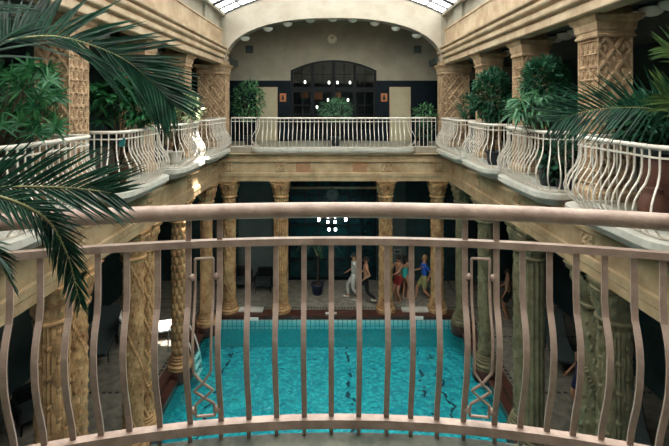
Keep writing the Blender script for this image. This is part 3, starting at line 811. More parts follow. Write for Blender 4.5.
# ------------------------------------------------------------------ bowl lamps
ORD = ['first','second','third','fourth','fifth','sixth','seventh','eighth','ninth','tenth','eleventh','twelfth','thirteenth','fourteenth','fifteenth','sixteenth','seventeenth','eighteenth','nineteenth','twentieth']
lp = None
def bowl(loc, label, group):
    global lp
    if lp is None:
        lp = thing('ceiling_lamp', label, 'lamp', loc, 0, group)
        bm = bmesh.new(); lathe(bm, [(.005,-.15),(.07,-.14),(.125,-.112),(.165,-.07),(.182,-.02),(.175,0)], 20); obj('bowl', bm, M['lampglass'], lp, True)
        bm = bmesh.new(); lathe(bm, [(.188,-.015),(.188,.012),(.17,.03),(.05,.035)], 20); obj('ring', bm, M['ceil'], lp)
        return lp
    return dup(lp, loc, None, label, group)
for i, (px, py) in enumerate([(245,40),(268,30.5),(287.6,25.5),(310.4,22),(332.6,20.8),(352.8,21.4),(375,25),(396,30),(417,37.3)]):
    p = P(px, py-1.6, 15.86)
    # seat it under the barrel ceiling
    best = min(cb, key=lambda q: abs(q[0]-p.x)); i0 = cb.index(best)
    nb_ = cb[i0+1] if cb[i0][0] < p.x else cb[i0-1]
    f = 0 if abs(nb_[0]-best[0]) < 1e-6 else (p.x-best[0])/(nb_[0]-best[0])
    z = best[1]+(nb_[1]-best[1])*f
    bowl((p.x, 15.86, p.z+.05), 'white bowl lamp under the far arch, %s from the left' % ORD[i] if i != 4 else 'middle white bowl lamp under the far arch, above the clock', 'bowl lamps under the far arch')
for s, nm in ((1,'right'),(-1,'left')):
    for i in range(19):
        d = 6.38+.42*i
        bowl((s*5.04, d, 8.935), '%s white bowl lamp from the near end of the %s gallery ceiling row' % (ORD[i], nm), 'bowl lamps of the %s gallery' % nm)

# ------------------------------------------------------------------ lower far wall: glazed doorway, grey walls, lights
LY = 18.0
bm = bmesh.new(); box(bm, -XO, -1.9, LY, LY+.2, 0, 4.8); box(bm, 1.8, XO, LY, LY+.2, 0, 4.8); box(bm, -1.9, 1.8, LY+.3, LY+.5, 0, 4.8)
struct('wall_far_lower', bm, M['darkwall'])
bm = bmesh.new(); box(bm, -3.95, -2.55, LY-.12, LY, 0, 4.2); box(bm, 2.3, 3.0, LY-.12, LY, 0, 4.2)
struct('wall_far_panel', bm, M['wallgrey'])
bm = bmesh.new()
for x in (-1.85, -1.2, -.62, 0, .62, 1.2, 1.75): box(bm, x-.04, x+.04, LY+.05, LY+.15, 0, 4.7)
for z in (.1, .9, 2.3, 3.6, 4.66): box(bm, -1.88, 1.78, LY+.06, LY+.14, z-.04, z+.04)
w2 = struct('window_2', bm, M['frame'])
obj('pane', boxbm(-1.88, 1.78, LY+.09, LY+.11, 0, 4.7), M['tealglass'], w2)
bm = bmesh.new(); box(bm, -2.2, 2.1, LY-.3, LY-.22, 3.9, 3.98)
struct('trim_%d' % tn, bm, M['beam']); tn += 1
clock(P(332.3, 194.3, 16.9), .24, 'round dark teal clock hanging before the lower glazed doorway', M['cl_grey'], M['ceil'])
# lit hanging lamps
ch = thing('chandelier', 'chandelier of bright white tubes hanging in the lower glazed doorway', 'chandelier', P(332.3, 205, 17.2))
z_top = 4.78-ch.location.z
bm = bmesh.new(); tube(bm, [(0,0,z_top),(0,0,-.2)], .015, 6); tube(bm, [(-.56,0,-.2),(.56,0,-.2)], .015, 6); obj('stem', bm, M['black'], ch)
for px, py, h in ((318.8,218,.14),(327.8,216.8,.05),(327.8,222,.05),(335,216.8,.05),(335,222,.05),(345.8,218,.14),(329,229.5,.055),(335.5,229.5,.055)):
    p = P(px, py, 17.2)-ch.location; bm = bmesh.new(); lathe(bm, [(.02,p.z-h),(.05,p.z-h*.8),(.05,p.z+h*.8),(.02,p.z+h)], 10, (p.x, p.y)); obj('tube_lamp', bm, M['bulb_white'], ch, True)
for i, px in enumerate((301,317,332.5,348,363)):
    bowl((P(px,184,16.7).x, 16.65, 4.75), '%s dim bowl lamp from the left in the ceiling over the glazed doorway' % ORD[i], 'bowl lamps of the lower far aisle')
t = thing('wall_sign', 'small pale rectangular sign on the slate wall above the bathers', 'sign', P(397.3, 251.5, 17.86))
obj('plate', boxbm(-.16,.16,-.015,.015,-.1,.1), M['cl_grey'], t); obj('sign_face', boxbm(-.09,.09,-.02,-.012,-.05,.05), M['darkwall'], t)
# depth plates on the pool rim
for px, py, d, lb in ((331,313.8,15.09,'white depth plate in the middle of the far pool rim'),(252.5,319,14.9,'white depth plate on the far pool rim, left part'),(417.5,318,14.9,'white depth plate on the far pool rim, right part')):
    p = P(px, py, d); tag(obj('depth_plate', boxbm(p.x-.2, p.x+.2, p.y-.012, p.y+.02, p.z-.055, p.z+.055), M['white']), lb, 'plate', 'white depth plates')
for px0, px1, nm in ((239,263,'left'),(402,428,'right')):
    a, b = P(px0, 312, 15.3).x, P(px1, 312, 15.3).x
    tag(obj('stone_step', boxbm(a, b, 15.22, 15.5, 0.0, .09), M['slab']), 'pale stone step at the far pool edge, %s of the doorway' % nm, 'step', 'pale steps at the pool edge')

# ------------------------------------------------------------------ pool ladder
t = thing('pool_ladder', 'white pool ladder with sloping handrails behind the droplet column', 'ladder', (-4.4, 13.1, 0))
for dy in (-.25, .25):
    bm = bmesh.new(); tube(bm, [(-.55,dy,.0),(-.53,dy,.55),(-.46,dy,.78),(-.32,dy,.82),(-.16,dy,.7),(.1,dy,.2),(.25,dy,-.3),(.3,dy,-.9)], .022, 8); obj('handrail', bm, M['white'], t, True)
for k in range(3):
    bm = bmesh.new(); x = .23+.03*k; box(bm, x-.05, x+.05, -.25, .25, -.32-.25*k, -.28-.25*k); obj('rung', bm, M['white'], t)

# ------------------------------------------------------------------ loungers and chairs
lo = None
def lounger(loc, rz, label, pad=None, towel=False):
    t = thing('sun_lounger', label, 'sun lounger', loc, rz, 'sun loungers')
    bm = bmesh.new()
    for sx in (-.3, .3): tube(bm, [(sx,-.95,.34),(sx,.35,.34),(sx,.9,.85)], .022, 8)
    for y, z in ((-.95,.34),(.35,.34),(.9,.85)): tube(bm, [(-.3,y,z),(.3,y,z)], .018, 8)
    obj('frame', bm, M['lounger'], t)
    for sx in (-.3,.3):
        for y in (-.75,.3):
            bm = bmesh.new(); tube(bm, [(sx,y,.34),(sx,y+.06,0)], .02, 8); obj('leg', bm, M['lounger'], t)
    pm = pad or M['lounger_pad']
    bm = bmesh.new()
    P0 = [(-.97,.365),(.36,.365),(.92,.9)]
    up = [[bm.verts.new((sx,y,z+h)) for y, z in P0] for sx in (-.28,.28) for h in (0,.06)]
    for a, b in ((0,1),(1,3),(3,2),(2,0)):
        for k in range(2): bm.faces.new((up[a][k], up[a][k+1], up[b][k+1], up[b][k]))
    for k in (0, 2): bm.faces.new((up[0][k], up[1][k], up[3][k], up[2][k]))
    obj('cushion', bm, pm, t)
    return t
lounger((-6.9,12.9,0), .25, 'dark sun lounger in the left aisle behind the hanging palm leaves')
lounger((-5.68,13.5,0), 1.9, 'sunlit lounger with white cover behind the droplet column', M['towel'])
lounger((6.3,9.0,0), -.4, 'dark sun lounger behind the nearest right column')
lounger((6.6,12.6,0), -.3, 'dark sun lounger in the right aisle beside the standing bather')
def armchair(loc, rz, label):
    t = thing('armchair', label, 'chair', loc, rz, 'dark armchairs')
    bm = bmesh.new(); box(bm,-.3,.3,-.3,.3,.3,.45); obj('seat', bm, M['lounger'], t)
    bm = bmesh.new(); pl = [(-.32,.25),(.32,.25),(.32,.36),(-.32,.36)]; prism(bm, pl, .3, .82); bmesh.ops.bevel(bm, geom=bm.edges[:], offset=.05, segments=2, affect='EDGES'); obj('backrest', bm, M['black'], t)
    for s in (-1,1):
        bm = bmesh.new(); box(bm, *sorted((s*.3,s*.36)), -.3, .3, .3, .62); obj('armrest', bm, M['black'], t)
        for y in (-.25,.3):
            bm = bmesh.new(); tube(bm, [(s*.28,y,.3),(s*.3,y,0)], .02, 6); obj('leg', bm, M['black'], t)
armchair((-6.95,9.95,0), .9, 'dark armchair in the lower left aisle beside the nearest double column')
armchair((-2.75,17.1,0), 0, 'dark armchair before the grey wall panel, closer to the doorway')
armchair((-3.6,17.2,0), .2, 'dark armchair before the grey wall panel, further from the doorway')
armchair((2.75,17.3,0), -.2, 'dark armchair under the small pale wall sign')

# ------------------------------------------------------------------ plants
def blade(bm, base, d, nrm, L, W, droop=.3, fold=.25, seg=4, tip=1.0):
    d = Vector(d).normalized(); nrm = Vector(nrm); s = d.cross(nrm)
    if s.length < 1e-4: s = d.orthogonal()
    s.normalize(); nrm = s.cross(d).normalized()
    p = Vector(base); prev = None; cur = d.copy()
    for i in range(seg+1):
        f = i/seg; wv = W*(math.sin(PI*min(1, (f*.92+.08))**.75)) if tip else W
        wv = max(wv, W*.08) if i < seg else 0.0005
        up = s.cross(cur).normalized()
        row = [bm.verts.new(p - s*wv/2 + up*wv*fold), bm.verts.new(p), bm.verts.new(p + s*wv/2 + up*wv*fold)]
        if prev:
            bm.faces.new((prev[0], prev[1], row[1], row[0])); bm.faces.new((prev[1], prev[2], row[2], row[1]))
        prev = row
        cur = (cur + Vector((0,0,-1))*droop/seg*1.2).normalized()
        p = p + cur*L/seg
def frond(parent, ctrl, L, n, m, up=(0,0,1), W=.022, droop=.35, ang=52, taper=True, ribr=.009, seed=0, start=.12, lower=1.0):
    rnd = random.Random(seed)
    ctrl = [Vector(c) for c in ctrl]; pts = []          # Catmull-Rom
    cc = [ctrl[0]*2-ctrl[1]] + ctrl + [ctrl[-1]*2-ctrl[-2]]
    for i in range(1, len(cc)-2):
        for k in range(10):
            t = k/10; a, b, c, d = cc[i-1], cc[i], cc[i+1], cc[i+2]
            pts.append(.5*((2*b)+(c-a)*t+(2*a-5*b+4*c-d)*t*t+(3*b-a-3*c+d)*t**3))
    pts.append(ctrl[-1])
    bm = bmesh.new(); tube(bm, pts, ribr, 6, True, ribr*.3)
    N = len(pts)-1
    lb = bmesh.new()
    for i in range(n):
        f = start+(1-start)*i/(n-1); q = min(N-1e-4, f*N); k = int(q); p = pts[k].lerp(pts[k+1], q-k); t = (pts[k+1]-pts[k]).normalized()
        u = Vector(up); s = t.cross(u).normalized(); u2 = s.cross(t)
        ll = L*(.55+.45*math.sin(PI*min(1, (f-start)/(1-start)*.85+.12))) if taper else L
        if f > .93: ll *= .75
        for sg in (-1, 1):
            a = math.radians(ang*(1.1-.55*f)+rnd.uniform(-7,7))
            d = t*math.cos(a)+s*sg*math.sin(a)*.95+u2*(.28+rnd.uniform(-.1,.12))*math.sin(a)
            if d.z < t.z-.1 and f < .62 and rnd.random() > lower: continue
            blade(lb, p, d, u2, ll*rnd.uniform(.88,1.08), W, droop*rnd.uniform(.6,1.3), .3, 5)
    o = rawobj('frond', lb, m, parent)
    obj('midrib', bm, M['midrib'], o, True)
    return o
def pot(parent, c, r, h, m, name='pot'):
    bm = bmesh.new(); lathe(bm, [(r*.68,0),(r*.8,h*.3),(r*.95,h*.85),(r*1.06,h*.88),(r*1.06,h),(r*.9,h),(r*.88,h*.9)], 24, (c[0], c[1])); 
    for v in bm.verts: v.co.z += c[2]
    o = obj(name, bm, m, parent, True)
    bm = bmesh.new(); lathe(bm, [(r*.9, c[2]+h*.9),(.01, c[2]+h*.92)], 16, (c[0],c[1])); obj('soil', bm, M['soil'], o)
    return o
# palm beside the camera on the near balcony: crown out of frame, fronds arching into view
pl = thing('feather_palm', 'big feather palm arching in over the near balustrade at the left', 'palm', (0,0,0))
CRP = Vector((-2.25,1.0,7.35))
pot(pl, (-2.25,.75,5.812), .26, .45, M['terracotta'])
bm = bmesh.new(); tube(bm, [(-2.25,.75,6.15),(-2.27,.85,6.7),(-2.25,.98,7.33)], .07, 10, True, .055); obj('trunk', bm, M['stem'], pl, True)
frond(pl, [CRP, P(-60,66,1.75), P(0,42,2.1), P(60,37,2.4), P(118,56,2.65), P(152,82,2.8), P(172,104,2.85)], .44, 78, M['palm'], W=.021, seed=1, start=.2, droop=.2, up=(.25,-1,.25), ang=52, lower=.5)
frond(pl, [CRP, P(-190,205,1.35), P(-60,194,1.45), P(10,187,1.5), P(70,188,1.56), P(112,193,1.6)], .27, 46, M['palm'], W=.0105, seed=2, start=.25, droop=.04, up=(.1,-1,.35), ang=48)
frond(pl, [CRP, P(-120,185,1.3), P(-20,192,1.4), P(40,214,1.45), P(66,250,1.48), P(80,300,1.5)], .14, 50, M['palm'], W=.0085, seed=3, start=.3, droop=.2, up=(0,-1,.3), ang=45)
frond(pl, [CRP, P(-140,40,1.6), P(-60,14,1.9), P(0,-12,2.2), P(50,-40,2.5)], .40, 46, M['palm'], W=.026, seed=4, start=.2, droop=.2, up=(.2,-1,.2), ang=50)
frond(pl, [CRP, P(-140,240,1.3), P(-50,235,1.38), P(-8,252,1.42), P(12,285,1.45)], .12, 36, M['palm'], W=.012, seed=5, start=.3, droop=.3)

pr_ = thing('feather_palm', 'feather palm on the right balcony, frond sweeping across the nearest pillar', 'palm', (0,0,0))
CRQ = Vector((4.75,5.3,7.0))
pot(pr_, (4.8,5.3,ZG), .25, .4, M['darkpot'])
bm = bmesh.new(); tube(bm, [(4.8,5.3,6.2),(4.78,5.3,6.6),(4.75,5.3,7.0)], .06, 10, True, .045); obj('trunk', bm, M['stem'], pr_, True)
frond(pr_, [CRQ, P(690,118,5.2), P(650,108.5,5.1), P(612,108,5.2), P(580,113,5.3), P(556,121,5.4)], .62, 50, M['palm'], W=.025, seed=11, start=.15, droop=.2, up=(-.2,-1,.15), ang=58)
frond(pr_, [CRQ, P(715,122,5.0), P(690,108,4.95), P(674,101,4.95), P(662,95,4.95)], .5, 16, M['palm_y'], W=.034, seed=12, start=.35, droop=.15, up=(-.3,-1,.3), ang=45)
frond(pr_, [CRQ, P(730,100,5.0), P(700,70,4.9), P(684,56,4.95), P(664,48,5.0)], .45, 22, M['palm_y'], W=.03, seed=13, start=.15, droop=.3, up=(-.2,-1,.3), ang=50)

def bush(name, label, centre, rad, n, L, W, m, base, potr=.2, poth=.35, potm='darkpot', seed=0, droop=.5, clusters=0, stems=5, group=None):
    rnd = random.Random(seed); t = thing(name, label, 'plant', base, 0, group); B = Vector(base); c0 = Vector(centre)-B
    if potr: pot(t, (0,0,0), potr, poth, M[potm])
    lb = bmesh.new(); sb = bmesh.new()
    cl = []
    for k in range(clusters or 1):
        while True:
            q = Vector((rnd.uniform(-1,1), rnd.uniform(-1,1), rnd.uniform(-1,1)))
            if q.length < .95: break
        cl.append(Vector((c0.x+q.x*rad[0], c0.y+q.y*rad[1], c0.z+q.z*rad[2])))
    for k in range(n):
        if clusters:
            c = cl[k % clusters]
            d = Vector((rnd.gauss(0,1), rnd.gauss(0,1), rnd.uniform(-.5,.9))).normalized(); p = c + d*L*.1
        else:
            q = Vector((rnd.gauss(0,1), rnd.gauss(0,1), rnd.gauss(0,1))).normalized()*rnd.uniform(.35,1)**.5
            p = Vector((c0.x+q.x*rad[0], c0.y+q.y*rad[1], c0.z+q.z*rad[2])); d = (q+Vector((rnd.gauss(0,.5), rnd.gauss(0,.5), rnd.gauss(0,.4)+.2))).normalized()
        blade(lb, p, d, (rnd.gauss(0,.3), rnd.gauss(0,.3), 1), L*rnd.uniform(.7,1.2), W*rnd.uniform(.8,1.2), droop*rnd.uniform(.5,1.4), .2, 4)
    for k in range(max(stems, min(clusters, 14))):
        e = cl[k] if clusters else Vector((c0.x+rnd.uniform(-.6,.6)*rad[0], c0.y+rnd.uniform(-.6,.6)*rad[1], c0.z+rnd.uniform(-.2,.5)*rad[2]))
        b0 = Vector((rnd.uniform(-.06,.06), rnd.uniform(-.06,.06), poth*.85 if potr else 0))
        tube(sb, [b0, b0.lerp(e, .5)+Vector((rnd.uniform(-.05,.05),rnd.uniform(-.05,.05),.08)), e], .011, 5, True, .005)
    rawobj('foliage', lb, m, t); obj('stem', sb, M['stem'], t, True)
    return t
def fanpalm(label, spots, base, L, seed, m):         # slender stems ending in fans of narrow fingers
    rnd = random.Random(seed); t = thing('lady_palm', label, 'plant', base); B = Vector(base)
    pot(t, (0,0,0), .26, .4, M['darkpot'])
    lb = bmesh.new(); sb = bmesh.new()
    for sp in spots:
        c = Vector(sp)-B; b0 = Vector((rnd.uniform(-.12,.12), rnd.uniform(-.12,.12), .35))
        tube(sb, [b0, b0.lerp(c,.6)+Vector((0,0,.12)), c], .01, 5, True, .005)
        ax = Vector((rnd.uniform(-.6,.8), rnd.uniform(-1,-.2), rnd.uniform(-.2,.5))).normalized()
        s = ax.cross(Vector((0,0,1))).normalized(); u = s.cross(ax)
        for k in range(9):
            a = math.radians(-125+250*k/8); d = u*math.cos(a)*.9+s*math.sin(a)+ax*.35
            blade(lb, c, d, ax, L*rnd.uniform(.8,1.1), L*.16, .7, .15, 5)
    rawobj('foliage', lb, m, t); obj('stem', sb, M['stem'], t, True)
    return t
R2 = random.Random(5)
fanpalm('lady palm with fan leaves rising above the nearest left balustrade', [P(R2.uniform(-14,58), R2.uniform(66,134), R2.uniform(5.0,6.0)) for _ in range(74)], (-4.55,5.5,ZG), .22, 31, M['rhapis'])
bush('umbrella_plant', 'broad-leaved green bush between the first and second left pillars', P(124,101,8.4), (.86,.5,.6), 640, .27, .085, M['bushbroad'], (-4.25,8.5,ZG), seed=21, clusters=80, droop=.7, potm='terracotta')
bush('variegated_plant', 'pale variegated plant shining in the sun on the left gallery', P(186,106,11.1), (.38,.4,.48), 190, .3, .06, M['variegated'], (-4.1,11.1,ZG), seed=22, clusters=20, droop=.6, potm='whitepot')
bush('leafy_plant', 'dark green plant under the big palm frond by the left pillars', P(172,98,11.6), (.5,.3,.5), 240, .3, .06, M['bush'], (-4.75,11.7,ZG), seed=23, clusters=24)
bush('potted_tree', 'potted rubber tree standing before the left beige door', P(248,101,16.3), (.62,.5,.78), 520, .17, .07, M['ficus'], (-3.2,16.4,ZG), seed=24, droop=.4, potr=.22)
bush('feathery_plant', 'round feathery green plant before the arched window', P(336,110,15.9), (.62,.35,.42), 700, .2, .016, M['bushpale'], (.08,15.9,ZG), seed=25, droop=.6)
bush('leafy_plant', 'low green plant before the navy wall, right end of far gallery', P(425,112,15.9), (.42,.3,.26), 150, .2, .06, M['ficus'], (3.35,15.9,ZG), seed=26, droop=.6)
bush('climbing_bush', 'round dark bush of small leaves by the third right pillar', P(492,95,11.0), (.5,.45,.66), 1700, .13, .065, M['bush'], (4.1,11.0,ZG), seed=27, droop=.3)
bush('climbing_bush', 'tall bush of small glossy leaves by the second right pillar', P(545,82,8.7), (.46,.4,.5), 1400, .13, .055, M['bush'], (4.45,8.75,ZG), seed=28, droop=.3)
bush('arching_plant', 'arching pale-leaved plant above the second right balustrade', P(535,110,8.1), (.52,.35,.32), 420, .36, .045, M['bushpale'], (4.1,8.2,ZG), seed=29, droop=1.1, clusters=20)
bush('leafy_plant', 'small dark plant beside the corner pillar at the right', P(467,107,13.6), (.25,.25,.42), 220, .16, .06, M['bush'], (4.3,13.6,ZG), seed=30)
bush('climbing_bush', 'dense dark bush behind the nearest right balustrade', P(648,122,5.9), (.46,.4,.38), 1300, .12, .06, M['bush'], (4.3,6.0,ZG), potr=.0, poth=.95, seed=32, droop=.3)
# greenery low behind the balustrades
bush('leafy_plant', 'dark plant low behind the bars of the second right balustrade', P(560,158,7.9), (.35,.35,.42), 420, .12, .06, M['bush'], (4.2,7.85,ZG), seed=33, droop=.3, potr=.15, poth=.2)
bush('leafy_plant', 'dark plant low behind the straight bars at far right', P(425,131,15.75), (.35,.15,.34), 260, .12, .05, M['bush'], (2.95,15.75,ZG), seed=34, droop=.3, potr=.12, poth=.2)
# brown jar with dark rim behind the nearest right balustrade
t = thing('terracotta_jar', 'tall brown terracotta jar with dark rim behind the nearest right balustrade', 'jar', (4.33,5.7,ZG))
bm = bmesh.new(); lathe(bm, [(.1,0),(.15,.12),(.22,.42),(.23,.62),(.19,.8),(.16,.86)], 28); obj('body', bm, M['terracotta'], t, True)
bm = bmesh.new(); lathe(bm, [(.16,.85),(.26,.88),(.29,.93),(.29,.98),(.24,.98),(.22,.92)], 28); obj('rim', bm, M['darkpot'], t, True)
t = thing('terracotta_jar', 'brown terracotta jar leaning low beside the tall rimmed jar', 'jar', (3.98,5.35,ZG))
bm = bmesh.new(); lathe(bm, [(.08,0),(.13,.1),(.17,.28),(.13,.42),(.1,.46),(.12,.5)], 24); obj('body', bm, M['terracotta'], t, True)
t = tag(obj('towel', boxbm(-3.80,-3.70,7.62,7.64,ZG+.80,ZG+.95), M['teal_cloth']), 'small teal cloth hung behind the second left balustrade', 'towel')

# potted palm in the lower far aisle
t = thing('potted_palm', 'tall palm in a dark blue pot before the lower glazed doorway', 'plant', (-.62,16.75,0))
pot(t, (0,0,0), .26, .42, M['bluepot'])
bm = bmesh.new(); tube(bm, [(0,0,.35),(.02,0,1.0),(0,0,1.5)], .03, 6); obj('trunk', bm, M['stem'], t)
for k in range(9):
    a = 2*PI*k/9; d = Vector((math.cos(a), math.sin(a)*.7, 0))
    frond(t, [Vector((0,0,1.45)), Vector((0,0,1.45))+d*.25+Vector((0,0,.45)), Vector((0,0,1.45))+d*.6+Vector((0,0,.5)), Vector((0,0,1.45))+d*.9+Vector((0,0,.2))], .28, 16, M['palm'], W=.03, seed=60+k, start=.2, ribr=.006)

# ------------------------------------------------------------------ people
def skinmesh(verts, edges, radii, root=0, sub=2):
    me = bpy.data.meshes.new('tmp'); me.from_pydata([tuple(v) for v in verts], edges, [])
    o = bpy.data.objects.new('tmp', me); C.objects.link(o)
    o.modifiers.new('s', 'SKIN'); sv = me.skin_vertices[0].data
    for i, r_ in enumerate(radii): sv[i].radius = r_ if isinstance(r_, tuple) else (r_, r_); sv[i].use_root = (i == root)
    if sub: md = o.modifiers.new('u', 'SUBSURF'); md.levels = sub; md.render_levels = sub
    dg = bpy.context.evaluated_depsgraph_get(); ev = o.evaluated_get(dg)
    bm = bmesh.new(); bm.from_mesh(ev.to_mesh()); ev.to_mesh_clear()
    bpy.data.objects.remove(o); bpy.data.meshes.remove(me)
    return bm
def limb(a, b, L1, L2, fwd):                         # joint position for a two-bone limb bent towards fwd
    a, b = Vector(a), Vector(b); d = b-a; D = min(d.length, (L1+L2)*.999); u = d.normalized()
    x = (L1*L1-L2*L2+D*D)/(2*D); h = math.sqrt(max(0, L1*L1-x*x)); f = Vector(fwd); f = (f-u*f.dot(u)).normalized()
    return a+u*x+f*h, a+u*D
def person(label, loc, rz, pose, clothes, hair='hair', long_hair=False, sc=1.0):
    """facing -Y locally; pose: hip height, foot and hand positions"""
    t = thing('person', label, 'person', loc, rz); t.scale = (sc,)*3
    hz = pose.get('hip', .92); hy = pose.get('hipy', 0); lean = pose.get('lean', 0)
    hip = Vector((0, hy, hz)); up = Vector((0, -math.sin(lean), math.cos(lean)))
    V = [hip, hip+up*.12, hip+up*.26, hip+up*.42, hip+up*.5, hip+up*.56, hip+up*.62, hip+up*.7, hip+up*.78]
    V[8] = hip+up*.79
    Rr = [(.145,.11),(.125,.095),(.135,.1),(.15,.105),(.1,.075),(.055,.055),(.06,.065),(.08,.095),(.055,.065)]
    E = [(i, i+1) for i in range(8)]
    ext = {}
    for s, k in ((-1,'l'),(1,'r')):
        foot = Vector(pose.get('foot_'+k, (s*.1,0,.07))); h0 = hip+Vector((s*.09,0,-.04))
        kn, an = limb(h0, foot, .43, .42, (0,-1,.0))
        i = len(V); V += [h0, h0.lerp(kn,.5), kn, kn.lerp(an,.35), an, an+Vector((0,-.16,-.035))]
        Rr += [.09, .078, .055, .056, .037, .032]; E += [(0,i),(i,i+1),(i+1,i+2),(i+2,i+3),(i+3,i+4),(i+4,i+5)]
        hand = Vector(pose.get('hand_'+k, (s*.24,-.05,hz-.08))); s0 = hip+up*.47+Vector((s*.17,0,0))
        el, wr = limb(s0, hand, .29, .26, Vector((s*.3,1,-.2)))
        hd = (wr-el).normalized()
        i = len(V); V += [s0, s0.lerp(el,.5), el, el.lerp(wr,.4), wr, wr+hd*.06]
        Rr += [.055,.045,.036,.036,.025,.03]; E += [(4,i),(i,i+1),(i+1,i+2),(i+2,i+3),(i+3,i+4),(i+4,i+5)]
        ext[k] = (kn, an, h0, s0, el, wr, hd, s)
    bm = skinmesh(V, E, Rr, 0, 2)
    head = hip+up*.71
    for k in 'lr':                                   # fingers and thumbs
        kn, an, h0, s0, el, wr, hd, s = ext[k]
        side = hd.cross(Vector((0,-1,.2))).normalized(); bend = Vector((0,-1,0))
        for q, ln in enumerate((.07,.08,.075,.06)):
            b0 = wr+hd*.075+side*(q-1.5)*.016; tube(bm, [b0, b0+hd*ln*.5+bend*.006, b0+hd*ln*.9+bend*.025], .0085, 6, True, .006)
        b0 = wr+hd*.03-side*.025*s; tube(bm, [b0, b0+hd*.03-side*.025*s+bend*.01, b0+hd*.055-side*.03*s+bend*.02], .0095, 6, True, .007)
    fr = head+Vector((0,-.095,0))
    ball(bm, fr+Vector((0,-.012,-.005)), .016, 8, 6, sz=1.5)                   # nose
    for s in (-1,1): ball(bm, head+Vector((s*.085,0,0)), .022, 8, 6, sx=.5, sz=1.4)   # ears
    body = obj('body', bm, M['skin'], t, True)
    for s in (-1,1):
        bm = bmesh.new(); ball(bm, fr+Vector((s*.032,.01,.022)), .011, 8, 6); obj('eye', bm, M['black'], body, True)
    bm = bmesh.new(); ball(bm, fr+Vector((0,.008,-.042)), .02, 8, 4, sy=.4, sz=.35); obj('mouth', bm, M['cl_red'], body, True)
    bm = bmesh.new(); ball(bm, head+up*.035+Vector((0,.022,0)), .105, 14, 10, sx=.92, sy=1.0, sz=.95)
    if long_hair: ball(bm, head+Vector((0,.075,-.1)), .08, 12, 8, sx=1, sy=.6, sz=1.7)
    obj('hair', bm, M[hair], t, True)
    def garment(name, vs, rs, es, m):
        obj(name, skinmesh(vs, es, rs, 0, 2), M[m], t, True)
    if 'top' in clothes:
        vs = [hip+up*.03, hip+up*.24, hip+up*.42, hip+up*.5]; rs = [(.172,.134),(.155,.118),(.163,.118),(.11,.085)]; es = [(0,1),(1,2),(2,3)]
        if clothes.get('sleeves', True):
            for k in 'lr':
                kn, an, h0, s0, el, wr, hd, s = ext[k]; i = len(vs); vs += [s0, s0.lerp(el,.8)]; rs += [.066,.056]; es += [(3,i),(i,i+1)]
        garment('shirt', vs, rs, es, clothes['top'])
    if 'bottom' in clothes:
        ln = clothes.get('length', .45); vs = [hip+up*.14, hip]; rs = [(.145,.112),(.16,.122)]; es = [(0,1)]
        for k in 'lr':
            kn, an, h0, *_ = ext[k]; i = len(vs)
            if ln <= 1: vs += [h0, h0.lerp(kn, ln)]; rs += [.102, .092]; es += [(1,i),(i,i+1)]
            else: vs += [h0, h0.lerp(kn,.5), kn, an.lerp(kn,.1)]; rs += [.102,.09,.068,.055]; es += [(1,i),(i,i+1),(i+1,i+2),(i+2,i+3)]
        garment('trousers' if ln > 1 else 'shorts', vs, rs, es, clothes['bottom'])
    if 'suit' in clothes:
        vs = [hip-up*.06, hip, hip+up*.14, hip+up*.28, hip+up*.42]; rs = [(.12,.1),(.155,.12),(.137,.105),(.147,.11),(.16,.118)]
        garment('swimsuit', vs, rs, [(0,1),(1,2),(2,3),(3,4)], clothes['suit'])
    if 'shoes' in clothes:
        for k in 'lr':
            an = ext[k][1]; bm = bmesh.new(); ball(bm, an+Vector((0,-.08,-.035)), .06, 12, 8, sx=.75, sy=2.2, sz=.7); obj('shoe', bm, M[clothes['shoes']], t, True)
    return t
person('person in white clothes walking left before the doorway', P(354,298.5,16.4)*1, -PI/2, dict(hip=.9, foot_l=(-.09,-.22,.09), foot_r=(.09,.2,.1), hand_l=(-.22,-.25,.95), hand_r=(.22,.15,.85)), dict(top='cl_white', bottom='cl_white', length=2, shoes='cl_white'))
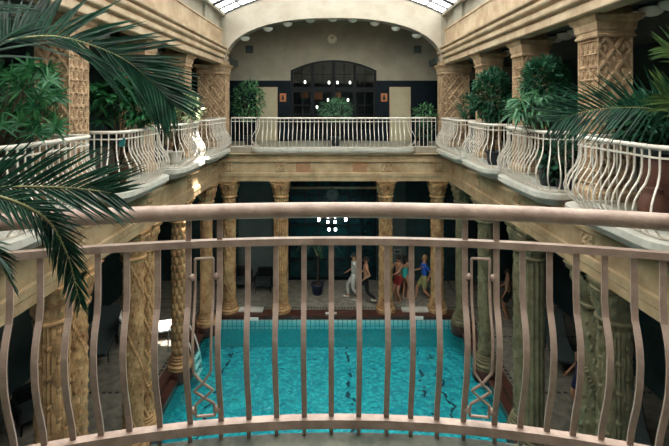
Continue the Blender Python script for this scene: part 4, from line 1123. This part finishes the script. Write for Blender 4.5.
person('bare-chested person in black trousers striding left behind the walker in white', P(366,302,16.05), -PI/2, dict(hip=.86, foot_l=(-.09,-.35,.08), foot_r=(.09,.38,.14), hand_l=(-.25,-.3,1.0), hand_r=(.26,-.1,.95)), dict(bottom='cl_black', length=2, shoes='cl_white'))
person('bather in red shorts reaching out by the pale wall sign', P(398.5,301.5,16.15), -.9, dict(hip=.9, hand_l=(-.2,-.5,1.15), hand_r=(.2,-.5,1.2)), dict(bottom='cl_red', length=.6))
person('dark-haired person in a teal swimsuit beside the bather in red', P(405,300,16.3), PI-.6, dict(hip=.9, hand_l=(-.25,-.2,.95), hand_r=(.2,-.35,1.1)), dict(suit='cl_teal'), 'hair', True)
person('fair-haired person in a blue shirt walking left by a far column', P(424.5,300.5,16.2), -PI/2, dict(hip=.88, foot_l=(-.09,-.3,.08), foot_r=(.09,.26,.12), hand_l=(-.24,-.35,1.05), hand_r=(.24,.1,.9)), dict(top='cl_blue', bottom='cl_khaki', length=.9), 'hair_fair')
person('bare-chested person in dark shorts standing in the right aisle', P(508,319,14.8), -PI/2-.4, dict(hip=.9, hand_l=(-.25,-.3,.95), hand_r=(.2,-.15,.85)), dict(bottom='cl_black', length=.7))
person('bare-shouldered person in navy standing behind the nearest right column', P(581,415,10.2), -PI/2, dict(hip=.9, hand_l=(-.24,-.15,.9)), dict(suit='cl_navy', bottom='cl_navy', length=.8), 'hair', False)

# ------------------------------------------------------------------ light
sun = bpy.data.lights.new('sun', 'SUN'); sun.energy = 22; sun.angle = .009; sun.color = (1,.93,.82)
so = bpy.data.objects.new('sun', sun); C.objects.link(so); so.location = (4,-4,20)
so.rotation_euler = Vector((-2.16,1.8,-5.85)).to_track_quat('-Z','Y').to_euler()
wd = bpy.data.worlds.new('world'); SC.world = wd; wd.use_nodes = True
bg = wd.node_tree.nodes['Background']; bg.inputs['Color'].default_value = (.80,.92,1,1); bg.inputs['Strength'].default_value = 2.5
vs = SC.view_settings; vs.view_transform = 'Standard'; vs.look = 'None'; vs.exposure = 0.7; vs.gamma = 1; vs.use_curve_mapping = False
